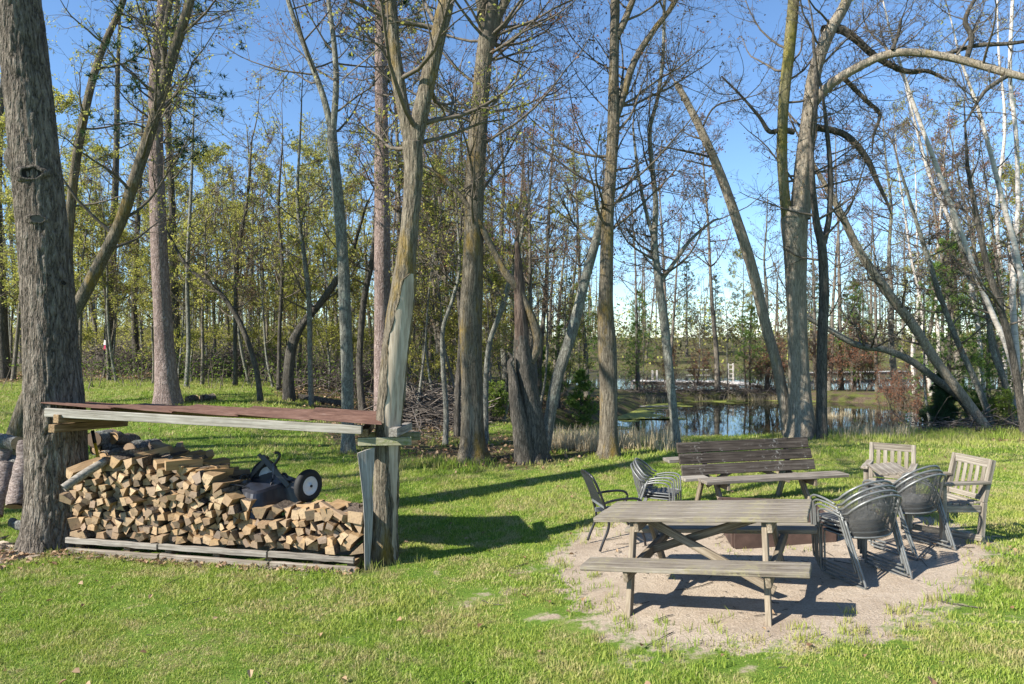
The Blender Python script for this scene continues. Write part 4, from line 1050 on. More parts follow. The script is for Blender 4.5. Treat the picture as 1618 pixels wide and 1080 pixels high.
# dock and boardwalk on the lake
W_DOCK = weathered('dock_wood', (.30, .28, .25), (.50, .47, .43), (.66, .63, .59)); W_DARKP = plain('dark_dock_skirt', (.05, .04, .03), .9)
DZ = WATER_Z + .50
def dock(name, label, legs, wid=1.5, rail=True):
    a0 = np.array([*legs[0], DZ]); o = empty(name, a0); tag(o, label, 'dock')
    for i in range(len(legs) - 1):
        a = np.array([*legs[i], DZ]) - a0; b = np.array([*legs[i + 1], DZ]) - a0; L = np.linalg.norm(b - a); t = (b - a) / L; s = np.array([-t[1], t[0], 0])
        nb = int(L / .45)
        for k in range(nb):
            c = a + t * (k + .5) * L / nb; plank('deck_board', c - s * wid / 2, c + s * wid / 2, L / nb - .02, .05, W_DOCK, o, bevel=.005, jit=.01, cuts=0)
        for sd_ in (-1, 1):
            plank('skirt', a + s * sd_ * wid / 2 - [0, 0, .14], b + s * sd_ * wid / 2 - [0, 0, .14], .05, .20, W_DARKP, o)
        for k in range(int(L / 2.2) + 1):
            c = a + t * min(L, k * 2.2) - s * wid / 2; plank('pile', c - [0, 0, 1.2], c + [0, 0, .1], .12, .12, W_DOCK, o)
    return o, a0
q_ = lambda px, d: ((px - 809) / F * d, d)
dk, a0 = dock('dock', 'grey wooden dock with a bend on the lake left of the double maple', [q_(1000, 47.5), q_(1090, 46.5), q_(1152, 46.5), q_(1186, 42.6)])
for px in (1150.5, 1158.5):
    b_ = P(px, 600, 46) - a0; b_[2] = 0; plank('ladder_rail', b_ - [0, 0, .6], b_ + [0, 0, 1.25], .09, .09, W_DOCK, dk)
for k in range(4):
    a_ = P(1150.5, 600, 46) - a0; b_ = P(1158.5, 600, 46) - a0; a_[2] = b_[2] = .25 + k * .3; plank('ladder_rung', a_, b_, .06, .06, W_DOCK, dk)
for px in (1031, 1038):
    b_ = P(px, 600, 47) - a0; b_[2] = 0; plank('mooring_post', b_ - [0, 0, .8], b_ + [0, 0, .75], .1, .1, W_DOCK, dk)
for k in range(2):
    a_ = P(1084, 600, 48.2) - a0; b_ = P(1122, 600, 48.2) - a0; a_[2] = b_[2] = .35 + k * .38; plank('hand_rail', a_, b_, .05, .05, W_DOCK, dk)
dock('boardwalk', 'pale straight boardwalk on the lake right of the double maple', [q_(1268, 60), q_(1350, 61), q_(1425, 63)], 1.2)
# ------------------------------------------------------------------ woodshed between the oak and the split tree
def rust():
    t = NT('rusty_sheet_metal')
    v = t.co('Object')
    a = t.noise(v, 3.2, 6, .7); b = t.noise(t.co('Object', (.5, 2, 1)), 9, 5, .65); s_ = t.noise(t.co('Object', (.6, 14, 1)), 2.2, 4)
    c = t.ramp(t.math('ADD', t.math('MULTIPLY', a, .55), t.math('MULTIPLY', b, .45)), [(.34, (.045, .024, .018)), (.47, (.115, .06, .042)), (.57, (.185, .105, .075)), (.72, (.26, .19, .155))])
    c = t.mix(t.mr(s_, .55, .7, 0, .45), c, (.12, .06, .045))
    rv = t.n('ObjectInfo').outputs['Random']
    c = t.mix(t.math("MULTIPLY", rv, .3), c, (.20, .12, .09))
    t.set(c, .82, .25, .3); t.bump(b, .35, .004); return t.m
RUST = rust()
shed_loc = np.array([-3.6, 8.2, -.33])
shed = empty('woodshed_roof', shed_loc)
tag(shed, 'low open woodshed roof of rusty corrugated panels slung between two trees', 'shed roof')
FL, FR, BL, BR = P(64, 638.5, 8.1), P(603, 673, 7.58), P(140, 637, 9.35), P(597, 651, 8.95)
cuts_ = [0, .215, .40, .595, .805, 1.0]
for k in range(5):
    u0, u1 = cuts_[k] - (.012 if k else 0), cuts_[k + 1]
    nu, nv = 8, 96
    U, Vv = np.meshgrid(np.linspace(u0, u1, nu), np.linspace(0, 1, nv))
    fr = FL[None, None] * (1 - U[..., None]) + FR * U[..., None]; bk = BL * (1 - U[..., None]) + BR * U[..., None]
    pp = fr * (1 - Vv[..., None]) + bk * Vv[..., None]
    rr = np.random.default_rng(40 + k)
    wv = .008 * np.sin(Vv * 2 * np.pi * 19) + .006 * k * 0 + .020 * (1 - (U - u0) / (u1 - u0)) ** 2 + rr.normal(0, .0012, U.shape)
    wv += .004 * np.sin(Vv * 4 + k * 1.7) * np.sin((U - u0) / (u1 - u0) * 3 + k)
    pp[..., 2] += wv + (.004 * k)
    if k == 4: pp[..., 1] -= .02 * (1 - Vv) * 0
    idx = np.arange(nv * nu).reshape(nv, nu)
    q = np.stack([idx[:-1, :-1], idx[:-1, 1:], idx[1:, 1:], idx[1:, :-1]], -1).reshape(-1, 4)
    mb = MB(); mb.add(pp, q); lo = pp.copy(); lo[..., 2] -= .0025
    mb.add(lo, q[:, ::-1])
    e0 = np.concatenate([idx[0], idx[1:, -1], idx[-1, -2::-1], idx[-2:0:-1, 0]])
    top = pp.reshape(-1, 3)[e0]; bot = lo.reshape(-1, 3)[e0]; n_ = len(e0)
    mb.add(np.vstack([top, bot]), [[i, i + n_, (i + 1) % n_ + n_, (i + 1) % n_] for i in range(n_)])
    link('roof_panel', mb.mesh('roof_panel', RUST, offset=shed_loc), shed)
S_ = lambda px, py, d: Vector(P(px, py, d) - shed_loc)
plank('front_beam', S_(72, 651, 8.06), S_(572, 678.5, 7.66), .045, .10, W_PALE, shed, cuts=10)
plank('rear_beam', S_(145, 645, 9.1), S_(590, 660, 8.75), .045, .10, W_BROWN, shed)
plank('support_beam', S_(88, 661.5, 8.0), S_(190, 657, 8.75), .10, .10, W_BROWN, shed)
plank('support_beam', S_(81, 677, 7.98), S_(198, 667, 8.95), .10, .095, W_BROWN, shed)
plank('post_crossbeam', S_(566, 697.5, 7.74), S_(650, 696.5, 7.74), .045, .092, W_GREEN, shed)
plank('post_crossbeam', S_(574, 688, 8.27), S_(664, 688.5, 8.24), .045, .095, W_GREEN, shed)
plank('short_block', S_(621, 683.5, 7.60), S_(645, 673, 8.6), .095, .095, W_GREY, shed)
plank('short_block', S_(575, 684, 7.7), S_(586, 671, 8.6), .09, .09, W_BROWN, shed)
# live edge board standing against the split tree
lb = gp(581, 901); lb[1] = 7.66; lb[0] = (581 - 809) / F * 7.66; lb[2] = gz(lb[0], lb[1])
out = np.array([P(x, y, dd)for x, y, dd in [(565, 716, 7.66), (578, 711, 7.70), (592, 707, 7.76), (591, 740, 7.76), (588, 770, 7.75), (590, 800, 7.75), (588, 850, 7.74), (585, 880, 7.72), (586, 899, 7.70), (577, 904, 7.62), (576, 870, 7.62), (576, 830, 7.62), (574, 790, 7.62), (570, 755, 7.64)]])
mb = MB(); n_ = len(out); nrm = np.array([.35, -.93, 0]) * .032
c_ = out.mean(0)
mb.add(np.vstack([out + nrm * 0, out - nrm]), [[i, (i + 1) % n_, (i + 1) % n_ + n_, i + n_] for i in range(n_)])
mb.add(np.vstack([out, [c_]]), None, [[i, n_, (i + 1) % n_] for i in range(n_)])
mb.add(np.vstack([out - nrm, [c_ - nrm]]), None, [[i, (i + 1) % n_, n_] for i in range(n_)])
tag(link('slab_board', mb.mesh('slab_board', weathered('slab_wood', (.15, .13, .11), (.30, .28, .25), (.42, .40, .37), along=(20, 20, 1.0)), smooth=False, offset=lb)), 'grey live edge board standing upright against the split tree', 'board').location = lb

# ------------------------------------------------------------------ firewood
def clip_half(poly, p, n):
    """keep side where (x-p).n <= 0"""
    out = []
    for i in range(len(poly)):
        a, b = poly[i], poly[(i + 1) % len(poly)]
        da, db = (a[0] - p[0]) * n[0] + (a[1] - p[1]) * n[1], (b[0] - p[0]) * n[0] + (b[1] - p[1]) * n[1]
        if da <= 0: out.append(a)
        if (da < 0) != (db < 0) and abs(da - db) > 1e-9:
            t = da / (da - db); out.append((a[0] + (b[0] - a[0]) * t, a[1] + (b[1] - a[1]) * t))
    return out

def log_mesh(poly, length, rr, bark_p=.3):
    """split log: local y = length axis (front at -y), poly in x,z"""
    poly = np.array(poly); n = len(poly)
    tilt = rr.normal(0, .16, 2); mb = MB()
    per = []
    for k, (yy, sc) in enumerate([(0, 1.), (.006, 1.03), (length * .5, 1.03), (length - .006, 1.0), (length, .96)]):
        p = poly * sc + (rr.normal(0, .004, (n, 2)) if 0 < k < 4 else 0)
        y = np.full(n, yy)
        if k < 2: y = y + poly @ tilt + rr.normal(0, .003, n)
        per.append(np.c_[p[:, 0], y, p[:, 1]])
    V = np.array(per); idx = np.arange(5 * n).reshape(5, n)
    c0 = V[0].mean(0); mb.add(np.vstack([V[0], [c0]]), None, [[(i + 1) % n, i, n] for i in range(n)], 0)
    mb.add(np.vstack([V[-1], [V[-1].mean(0)]]), None, [[i, (i + 1) % n, n] for i in range(n)], 0)
    bk = rr.integers(0, n) if rr.uniform() < bark_p * 2 else -1
    for i in range(n):
        j = (i + 1) % n
        q = [[k * 2, k * 2 + 1, k * 2 + 3, k * 2 + 2] for k in range(4)]
        vv = np.array([[V[k, i], V[k, j]] for k in range(5)]).reshape(-1, 3)
        mb.add(vv, q, None, 2 if i == bk else 1)
    return mb.mesh('split_log', [E_END, E_SPLIT, E_BARK], smooth=False)

PA, PB = gp(116, 871), gp(569, 901)
ux = PB - PA; PLEN = float(np.hypot(ux[0], ux[1])); ux = ux / PLEN; vx = np.array([-ux[1], ux[0], 0]); vx = vx / np.linalg.norm(vx)   # vx points away from camera
RAIL = .175
def pile_pt(u, h, v=0.0):
    p = PA + ux * u + vx * v; p = p.copy(); p[2] = (PA[2] * (1 - u / PLEN) + PB[2] * u / PLEN) + RAIL + h - .07 * (u / PLEN - .0) * 0; return p
prof_u = np.array([-.12, .03, .12, .2, .3, .4, .49, .53, .57, .63, .76, .86, .94, 1.0]) ; prof_h = np.array([.42, .78, .93, .97, .93, .87, .78, .66, .53, .46, .43, .41, .40, .46])
def ptop(u): return float(np.interp(u / PLEN, prof_u, prof_h))
rr = np.random.default_rng(77)
sites = []; row_of = []
h = .045; row = 0  # rows counted from the bottom
while h < 1.08:
    rh = rr.uniform(.069, .086); u = -.02 + rr.uniform(0, .08) - .10 * (1 if .3 < h < .8 else 0)
    while u < PLEN - .13:
        w = rr.uniform(.068, .140)
        if h + rh * .35 < ptop(u + w / 2):
            sites.append((u + w / 2, h + rr.normal(0, .018))); row_of.append(row)
        u += w
    h += rh; row += 1
cells = []
for i, s in enumerate(sites):
    poly = [(s[0] - .11, s[1] - .085), (s[0] + .11, s[1] - .085), (s[0] + .11, s[1] + .085), (s[0] - .11, s[1] + .085)]
    poly = [(x, max(z, .0)) for x, z in poly]
    for j, q in enumerate(sites):
        if i != j and abs(q[0] - s[0]) < .3 and abs(q[1] - s[1]) < .3:
            m = ((s[0] + q[0]) / 2, (s[1] + q[1]) / 2); poly = clip_half(poly, m, (q[0] - s[0], q[1] - s[1]))
            if len(poly) < 3: break
    if len(poly) < 3: cells.append(None); continue
    pl = np.array(poly); tgt = rr.choice([3, 4, 4, 5, 5])
    while len(pl) > tgt:
        a = np.roll(pl, 1, 0); b = np.roll(pl, -1, 0)
        ar = np.abs((a[:, 0] - pl[:, 0]) * (b[:, 1] - pl[:, 1]) - (a[:, 1] - pl[:, 1]) * (b[:, 0] - pl[:, 0]))
        pl = np.delete(pl, np.argmin(ar), 0)
    cells.append(pl)
counts = {}
per_row = {k: sum(1 for i, r_ in enumerate(row_of) if r_ == k and cells[i] is not None) for k in set(row_of)}
SHAPE = {3: 'triangular', 4: 'four sided', 5: 'five sided'}
for i, pl in enumerate(cells):
    if pl is None: continue
    c = pl.mean(0); loc = (pl - c) * rr.uniform(.84, .97)
    o = link('split_log', log_mesh(loc, rr.uniform(.36, .46), rr, .45), None)
    p = pile_pt(c[0], c[1] + .002, rr.normal(0, .045) + .03)
    M = Matrix((Vector(ux), Vector(vx), Vector((0, 0, 1)))).transposed().to_4x4() @ Matrix.Rotation(rr.normal(0, .10), 4, 'Z') @ Matrix.Rotation(rr.normal(0, .05), 4, 'X') @ Matrix.Rotation(rr.normal(0, .22), 4, 'Y')
    M.translation = Vector(p); o.matrix_world = M
    k = row_of[i]; counts[k] = counts.get(k, 0) + 1
    tag(o, '%s log end, %s from left in the %s row of the wood stack' % (SHAPE[len(pl)], ordinal(counts[k]), 'bottom' if k == 0 else ordinal(k + 1)), 'firewood', 'split firewood in the stack')
def wedge(r_, s=.075):
    k = r_.integers(3, 6); a = np.sort(r_.uniform(0, 2 * np.pi, k) * .25 + np.arange(k) / k * 2 * np.pi * .9)
    return np.c_[np.cos(a), np.sin(a)] * s * r_.uniform(.75, 1.1, (k, 1))
# loose splits lying on top of the stack
tops = [(.03, 1.00, -.15, 12), (.10, 1.07, .02, -20), (.17, 1.09, -.02, 62), (.23, 1.10, .10, 72), (.29, 1.04, .05, -55), (.335, 1.00, -.03, 40), (.385, .98, -.10, 35), (.44, .98, .12, -70), (.475, .92, .0, 48), (.455, .8, .05, 70), (.42, .8, .1, 84), (.80, .56, .0, -62), (.845, .54, -.08, -70), (.905, .53, -.10, -66), (.95, .50, .02, -25), (.88, .49, .12, -80)]
for q, (uf, hh, vv, ang) in enumerate(tops):
    o = link('split_log', log_mesh(wedge(rr, .062 if q % 3 else .075), .42, rr, .45), None)
    M = Matrix((Vector(ux), Vector(vx), Vector((0, 0, 1)))).transposed().to_4x4() @ Matrix.Rotation(R(-ang), 4, 'Z') @ Matrix.Rotation(R(rr.uniform(-9, 14)), 4, 'X') @ Matrix.Translation((0, -.2, 0))
    M.translation = M.translation + Vector(pile_pt(uf * PLEN, ptop(uf * PLEN) + .035 + rr.uniform(-.01, .03), vv + .2)); o.matrix_world = M
    tag(o, 'loose split log lying crosswise on the stack top, %s from the left' % ordinal(q + 1), 'firewood', 'loose firewood on top of the stack')
# pale stripped pole leaning at the left end of the stack
mb = MB(); a_ = P(100, 771, 7.95); b_ = P(168, 727, 8.3); trunk_tube(mb, [a_, (a_ + b_) / 2 + [0, 0, .01], b_], [.05, .053, .05], 12, 10, rr, .06)
mb.add(*(lambda n: (np.array([[a_[0], a_[1], a_[2]]] * 3), None, [[0, 1, 2]]))(3))
tag(link('stripped_log', mb.mesh('stripped_log', W_GREY, offset=a_)), 'pale stripped log jutting out left at the top of the stack', 'log').location = a_
# second row behind: only its crest is in sight
for q in range(30):
    uf = .16 + q * .0245; o = link('split_log', log_mesh(wedge(rr, .07), .40, rr, .5), None)
    base_h = np.interp(uf, [.1, .35, .5, .62, .8, 1], [1.0, .90, .55, .20, .16, .30]) - (.02 if q % 2 else .07)
    M = Matrix((Vector(ux), Vector(vx), Vector((0, 0, 1)))).transposed().to_4x4() @ Matrix.Rotation(rr.normal(0, .35), 4, 'Z')
    M.translation = Vector(pile_pt(uf * PLEN, base_h, .50)); o.matrix_world = M
    tag(o, 'darker split log on the crest of the rear row, %s from the left' % ordinal(q + 1), 'firewood', 'firewood of the rear row')
# dark rails under the stack
W_BRGREY = weathered('buried_board', (.10, .08, .06), (.23, .195, .155), (.36, .315, .26))
rails = [(-.02, .32, .10, .0), (.325, .70, .10, .0), (.705, .985, .10, .0)]
pf = empty('stack_rails', PA); tag(pf, 'two tiers of grey weathered boards carrying the wood stack', 'rails')
def rp(u, h, v): q = pile_pt(u * PLEN, h - RAIL, v); return Vector(q - PA)
for (a, b, hgt, v) in rails:
    plank('upper_board', rp(a, .125 + .02 * (1 - a), -.03), rp(b, .125 + .02 * (1 - b) - .006, -.03), .04, .066, W_GREY, pf, cuts=8, jit=.07)
    plank('lower_board', rp(a + .01, .012, -.055), rp(b + .008, .006, -.055), .05, .09, W_BRGREY, pf, cuts=6, jit=.05)
plank('rear_board', rp(0, .10, .38), rp(.98, .10, .38), .045, .12, W_GREY, pf)
for u in (.02, .2, .35, .52, .7, .86, .97):
    plank('cross_block', rp(u, .06, .0), rp(u, .06, .4), .09, .07, W_BROWN, pf)

# ------------------------------------------------------------------ round logs behind and beside the oak
HL = [((148, 694), (176, 688), .10, E_GREYL), ((152, 706), (206, 702), .095, E_GREYL), ((178, 692), (214, 696), .085, E_BARK), ((163, 722), (208, 716), .09, E_GREYL), ((205, 712), (248, 705), .11, E_GREYL), ((222, 732), (232, 716), .10, E_GREYL),
      ((188, 735), (215, 728), .08, E_BARK), ((250, 724), (262, 712), .085, E_BARK), ((168, 738), (190, 730), .085, E_BARK), ((236, 744), (262, 734), .085, E_BARK)]
for q, (a, b, rad, mt) in enumerate(HL):
    dd = 9.35 + .12 * (q % 3)
    round_log('bark_log', 'rough lichen grey log behind the wood stack, %s in that heap' % ordinal(q + 1), P(a[0], a[1], dd - .12), P(b[0], b[1], dd + .35), rad, mt, 'grey bark logs heaped behind the stack', 300 + q)
for q, (x, y, s) in enumerate([(248, 716, 30), (262, 712, 50), (280, 720, 20), (292, 728, -30), (272, 733, 64), (286, 742, 40), (255, 736, 75), (300, 748, -45), (310, 757, 50), (278, 752, 25), (322, 762, 60), (262, 750, -20), (296, 738, 80), (240, 728, 35)]):
    o = link('split_log', log_mesh(wedge(rr, .085), .42, rr, .8)); p = P(x, y, 9.3)
    M = Matrix.Rotation(R(s), 4, 'Z') @ Matrix.Rotation(rr.normal(0, .2), 4, 'X'); M.translation = Vector(p); o.matrix_world = M
    tag(o, 'dark split piece in the heap behind the stack, %s of that heap' % ordinal(q + 1), 'firewood', 'split pieces heaped behind the stack')
BLG = [((22, 800), (45, 700), .105, -.1), ((-12, 815), (10, 735), .10, .1), ((28, 700), (-30, 690), .09, .5), ((58, 800), (50, 730), .085, .25), ((40, 745), (-10, 715), .10, .7), ((5, 700), (-60, 705), .10, .9), ((62, 842), (20, 825), .06, -.1), ((-20, 780), (15, 690), .1, .55)]
B_LOGB = bark('pinkish_birch_bark', (.09, .065, .055), (.27, .21, .185), (.44, .37, .33), 10, 3.0, dist=.01)
for q, (a, b, rad, dd) in enumerate(BLG):
    A_ = P(a[0], a[1], 8.9 + dd); B_ = P(b[0], b[1], 9.3 + dd)
    round_log('round_log', 'pinkish grey round log in the pile left of the oak, %s of that pile' % ordinal(q + 1), A_, B_, rad, B_LOGB if q in (0, 1, 3, 7) else E_GREYL, 'round logs piled left of the oak', 330 + q)
# yellow handled tool standing by the oak
ty = empty('yellow_handled_tool', P(158, 735, 8.85)); tag(ty, 'tool with a yellow and black handle leaning by the oak under the roof', 'tool')
mb = MB(); wire(mb, [np.zeros(3), P(150, 700, 8.9) - P(158, 735, 8.85)], .02, 10); link('yellow_handle', mb.mesh('yellow_handle', plain('yellow_fibreglass', (.62, .40, .02), .45)), ty)
mb = MB(); wire(mb, [P(150, 700, 8.9) - P(158, 735, 8.85), P(146, 680, 8.93) - P(158, 735, 8.85)], .022, 10); link('black_grip', mb.mesh('black_grip', plain('black_rubber_grip', (.015, .015, .015), .6)), ty)

# ------------------------------------------------------------------ upside-down yard cart on the stack
BLACK = plain('black_poly_tub', (.018, .020, .028), .38, var=.3, spec=.5)
BLKM = plain('black_painted_steel', (.014, .014, .016), .4, var=.3, spec=.5)
RUBBER = plain('tyre_rubber', (.02, .02, .021), .75)
HUBW = plain('pale_wheel_hub', (.62, .64, .66), .45, var=.08)
cc = P(419, 776, 8.46); cart = empty('yard_cart', cc); tag(cart, 'black yard cart lying upside down on the wood stack, wheels in the air', 'cart')
nx_ = norm(np.array([.84, -.52, -.10])); ly_ = norm(np.array([.50, .85, .10])); zz_ = np.cross(nx_, ly_)
def cl(a, b, c): return nx_ * a + ly_ * b + zz_ * c
prof_t = [(.33, .44, -.16), (.345, .455, -.15), (.33, .44, -.13), (.29, .39, .0), (.25, .34, .11), (.22, .30, .135)]
mb = MB(); rings = []; n_ = 64
for hw, hl, z in prof_t:
    ring = []
    for j in range(n_):
        a = j / n_ * 2 * math.pi; c_, s_ = math.cos(a), math.sin(a); k = (abs(c_) ** 7 + abs(s_) ** 7) ** (-1 / 7)
        rib = 1 + (.012 if (j // 2) % 2 and -.14 < z < .12 else 0)
        ring.append(cl(hw * c_ * k * rib, hl * s_ * k * rib, z))
    rings.append(ring)
V = np.array(rings); idx = np.arange(len(prof_t) * n_).reshape(-1, n_)
mb.add(V, np.stack([idx[:-1], np.roll(idx[:-1], -1, 1), np.roll(idx[1:], -1, 1), idx[1:]], -1).reshape(-1, 4))
mb.add(np.vstack([V[-1], [cl(0, 0, .14)]]), None, [[j, (j + 1) % n_, n_] for j in range(n_)])
link('tub', mb.mesh('tub', BLACK, smooth=False), cart)
def cart_p(px, py, d): return P(px, py, d) - cc
def bar(name, pts, r_, mat=BLKM, n=8): mb = MB(); wire(mb, pts, r_, n); return link(name, mb.mesh(name, mat), cart)
wheels = [P(487, 767, 8.3), P(418, 751, 8.72)]
bar('axle', [wheels[0] - cc, wheels[1] - cc], .012)
for w in wheels:
    wo_ = empty('wheel', w - cc); wo_.parent = cart
    ax = norm(np.array([.84, -.54, .02])); e1 = norm(np.cross(ax, [0, 0, 1])); e2 = np.cross(e1, ax)
    def lathe(prof, m, nm):
        mb = MB(); n_ = 28; a = np.arange(n_) / n_ * 2 * np.pi
        V = np.array([[ax * t + r_ * (e1 * math.cos(q) + e2 * math.sin(q)) for q in a] for r_, t in prof]); ix = np.arange(len(prof) * n_).reshape(-1, n_)
        mb.add(V, np.stack([ix[:-1], np.roll(ix[:-1], -1, 1), np.roll(ix[1:], -1, 1), ix[1:]], -1).reshape(-1, 4)); link(nm, mb.mesh(nm, m), wo_)
    lathe([(.115, -.04), (.15, -.052), (.185, -.04), (.198, -.015), (.198, .015), (.185, .04), (.15, .052), (.115, .04)], RUBBER, 'tyre')
    lathe([(.118, .030), (.108, .044), (.098, .036), (.060, .024), (.032, .03), (.022, .05), (.001, .05)], HUBW, 'rim')
    lathe([(.001, -.05), (.022, -.05), (.032, -.03), (.098, -.03), (.118, -.035)], HUBW, 'rim_back')
    lathe([(.016, .05), (.016, .062), (.001, .063)], BLKM, 'hub_cap')
def flat_bar(name, a, b, w, t): return plank(name, a, b, w, t, BLKM, cart, up=(0, -1, .2), bevel=.003, jit=0)
flat_bar('frame_bar', cart_p(392, 757, 8.5), cart_p(424, 722, 8.5), .05, .03)
flat_bar('frame_bar', cart_p(414, 720, 8.46), cart_p(456, 768, 8.4), .062, .035)
flat_bar('frame_bar', cart_p(409, 717, 8.52), cart_p(430, 742, 8.5), .04, .03)
bar('latch_tube', [cart_p(432, 732, 8.42), cart_p(432, 757, 8.42)], .014, plain('grey_blue_steel', (.10, .11, .14), .4))
bar('hook', [cart_p(433, 735, 8.45), cart_p(440, 724, 8.45), cart_p(442, 719, 8.45), cart_p(439, 715, 8.45), cart_p(434, 715, 8.45)], .018)
bar('clip', [cart_p(446, 748, 8.5), cart_p(451, 749, 8.5), cart_p(455, 754, 8.5)], .016)
bar('tow_handle', [cart_p(345, 762, 8.15), cart_p(365, 765, 8.15), cart_p(388, 769, 8.17), cart_p(402, 777, 8.17), cart_p(415, 784, 8.2), cart_p(422, 781, 8.22), cart_p(427, 768, 8.3), cart_p(431, 757, 8.36)], .011)
bar('side_grip', [cart_p(376, 765, 8.35), cart_p(381, 752, 8.4), cart_p(388, 750, 8.42), cart_p(392, 757, 8.45)], .013)
flat_bar('axle_bracket', cart_p(463, 764, 8.35), cart_p(478, 772, 8.32), .10, .02)
flat_bar('axle_bracket', cart_p(468, 775, 8.35), cart_p(480, 800, 8.42), .05, .03)
# ------------------------------------------------------------------ picnic table
W_TABLE = weathered('picnic_table_wood', (.10, .082, .062), (.205, .178, .142), (.32, .29, .24), lichen=(.24, .215, .125), lichen_amt=.3, along=(1.3, 30, 30), bump=.8)
W_LEG = weathered('table_leg_wood', (.11, .085, .056), (.22, .18, .13), (.34, .29, .22), bump=.6)
W_BENCH = weathered('dark_bench_wood', (.02, .016, .013), (.058, .047, .038), (.12, .103, .087), lichen=(.30, .29, .26), lichen_amt=-.5, bump=.6)
W_SEAT = weathered('grey_garden_seat_wood', (.11, .09, .07), (.23, .20, .16), (.36, .325, .27), bump=.6)
tb = empty('picnic_table', (1.771, 6.087, 2.24 - 2.237 + .0), (0.003, -.115, -.462)); tag(tb, 'weathered grey picnic table with attached benches on the sandy patch', 'picnic table')
TL = 1.80
for k in range(4):
    y = -.2655 + k * .177
    plank('top_board', (-TL / 2 + rng.normal(0, .004), y, .728), (TL / 2 + rng.normal(0, .004), y, .728), .172, .042, W_TABLE, tb, cuts=8, jit=.008)
for s in (-1, 1):
    plank('bench_seat', (-.905, s * .64, .42), (.905, s * .64, .42), .275, .042, W_TABLE, tb, cuts=8, jit=.01)
    for y in (-1, 1):
        plank('leg', (s * .56, y * .66, -.03), (s * .56, y * .22, .70), .09, .042, W_LEG, tb, up=(1, 0, 0), cuts=3)
    plank('seat_beam', (s * .56 + .046, -.76, .355), (s * .56 + .046, .76, .355), .042, .09, W_LEG, tb)
    plank('top_cleat', (s * .56 + .046, -.33, .66), (s * .56 + .046, .33, .66), .042, .09, W_LEG, tb)
plank('diagonal_brace', (-.50, -.03, .665), (.56, -.08, .07), .07, .04, W_LEG, tb, up=(0, 1, 0))
plank('diagonal_brace', (.50, .04, .665), (-.50, .05, .36), .07, .04, W_LEG, tb, up=(0, 1, 0))

# ------------------------------------------------------------------ plank bench with high back (a table-bench tipped up)
bl, br = P(1080, 752, 9.2), P(1290, 742, 9.55)
bx_ = br - bl; Lb = np.linalg.norm(bx_); yaw = math.atan2(bx_[1], bx_[0]); mid = (bl + br) / 2
gzb = gz(mid[0], mid[1])
pbn = empty('plank_bench', (mid[0], mid[1], gzb), (0, -.015, yaw)); tag(pbn, 'dark weathered plank bench with a tall three board back behind the picnic table', 'bench')
z0 = float(mid[2] - gzb)
for k in range(3):
    z = z0 + .07 + k * .148; y = .0 + .045 + k * .042
    plank('back_board', (-Lb / 2 - .012 * k, y, z), (Lb / 2 - .02 * k, y, z), .040, .142, W_BENCH, pbn, up=(0, .28, .96), cuts=7)
plank('seat_board', (-Lb / 2 + .10, -.36, .455), (Lb / 2 + .16, -.36, .455), .26, .042, weathered('bench_seat_wood', (.08, .065, .05), (.19, .165, .135), (.33, .30, .26)), pbn, cuts=7)
plank('rear_board', (-Lb / 2 - .10, .34, .62), (-Lb / 2 + .22, .34, .62), .24, .042, W_GREY, pbn)
plank('rear_seat_board', (-Lb / 2 - .05, -.08, .44), (-Lb / 2 + .30, -.08, .44), .2, .04, W_GREY, pbn)
for s in (-1, 1):
    x = s * .62
    plank('leg', (x, -.48, -.03), (x, -.20, .40), .09, .042, W_LEG, pbn, up=(1, 0, 0))
    plank('leg', (x, .38, -.03), (x, .12, .52), .09, .042, W_LEG, pbn, up=(1, 0, 0))
    plank('seat_beam', (x + .045, -.48, .385), (x + .045, .44, .385), .042, .09, W_LEG, pbn)
    plank('back_cleat', (x, .075, z0 - .06), (x, .17, z0 + .44), .085, .04, W_BENCH, pbn, up=(1, 0, 0))
    plank('brace', (x, .06, .30), (x * .35, .12, z0 + .02), .06, .04, W_LEG, pbn, up=(0, 1, 0))

# ------------------------------------------------------------------ fire pit
fp = gp(1222, 842); fpo = empty('fire_pit', fp, (0, 0, R(-8))); tag(fpo, 'low rusty square fire pit between the picnic table and the plank bench', 'fire pit')
RUST2 = plain('rusty_brown_steel', (.062, .038, .03), .9, .1, .45, 6, .4)
for a, b in [((-.52, -.5, .12), (.52, -.5, .12)), ((-.52, .5, .12), (.52, .5, .12)), ((-.52, -.475, .12), (-.52, .475, .12)), ((.52, -.475, .12), (.52, .475, .12))]:
    plank('pit_wall', a, b, .045, .32, RUST2, fpo, jit=.006)
mb = MB(); rr = np.random.default_rng(5); gxx, gyy = np.meshgrid(np.linspace(-.5, .5, 14), np.linspace(-.48, .48, 14)); zz = .03 + .05 * rr.uniform(size=gxx.shape); ix = np.arange(196).reshape(14, 14)
mb.add(np.stack([gxx, gyy, zz], -1), np.stack([ix[:-1, :-1], ix[:-1, 1:], ix[1:, 1:], ix[1:, :-1]], -1)); tag(link('ash_bed', mb.mesh('ash_bed', plain('ash', (.12, .105, .095), .95, var=.5, scale=30)), fpo), kind='stuff')
for q in range(5):
    mb = MB(); a = rr.uniform(0, 3.1); c = rr.uniform(-.25, .25, 2); v = np.array([math.cos(a), math.sin(a), .05]) * .25
    trunk_tube(mb, [np.array([c[0], c[1], .09]) - v, np.array([c[0], c[1], .1]), np.array([c[0], c[1], .1]) + v], [.035, .04, .035], 8, 6, rr, .1); link('charred_log', mb.mesh('charred_log', plain('charcoal', (.02, .018, .017), .9)), fpo)

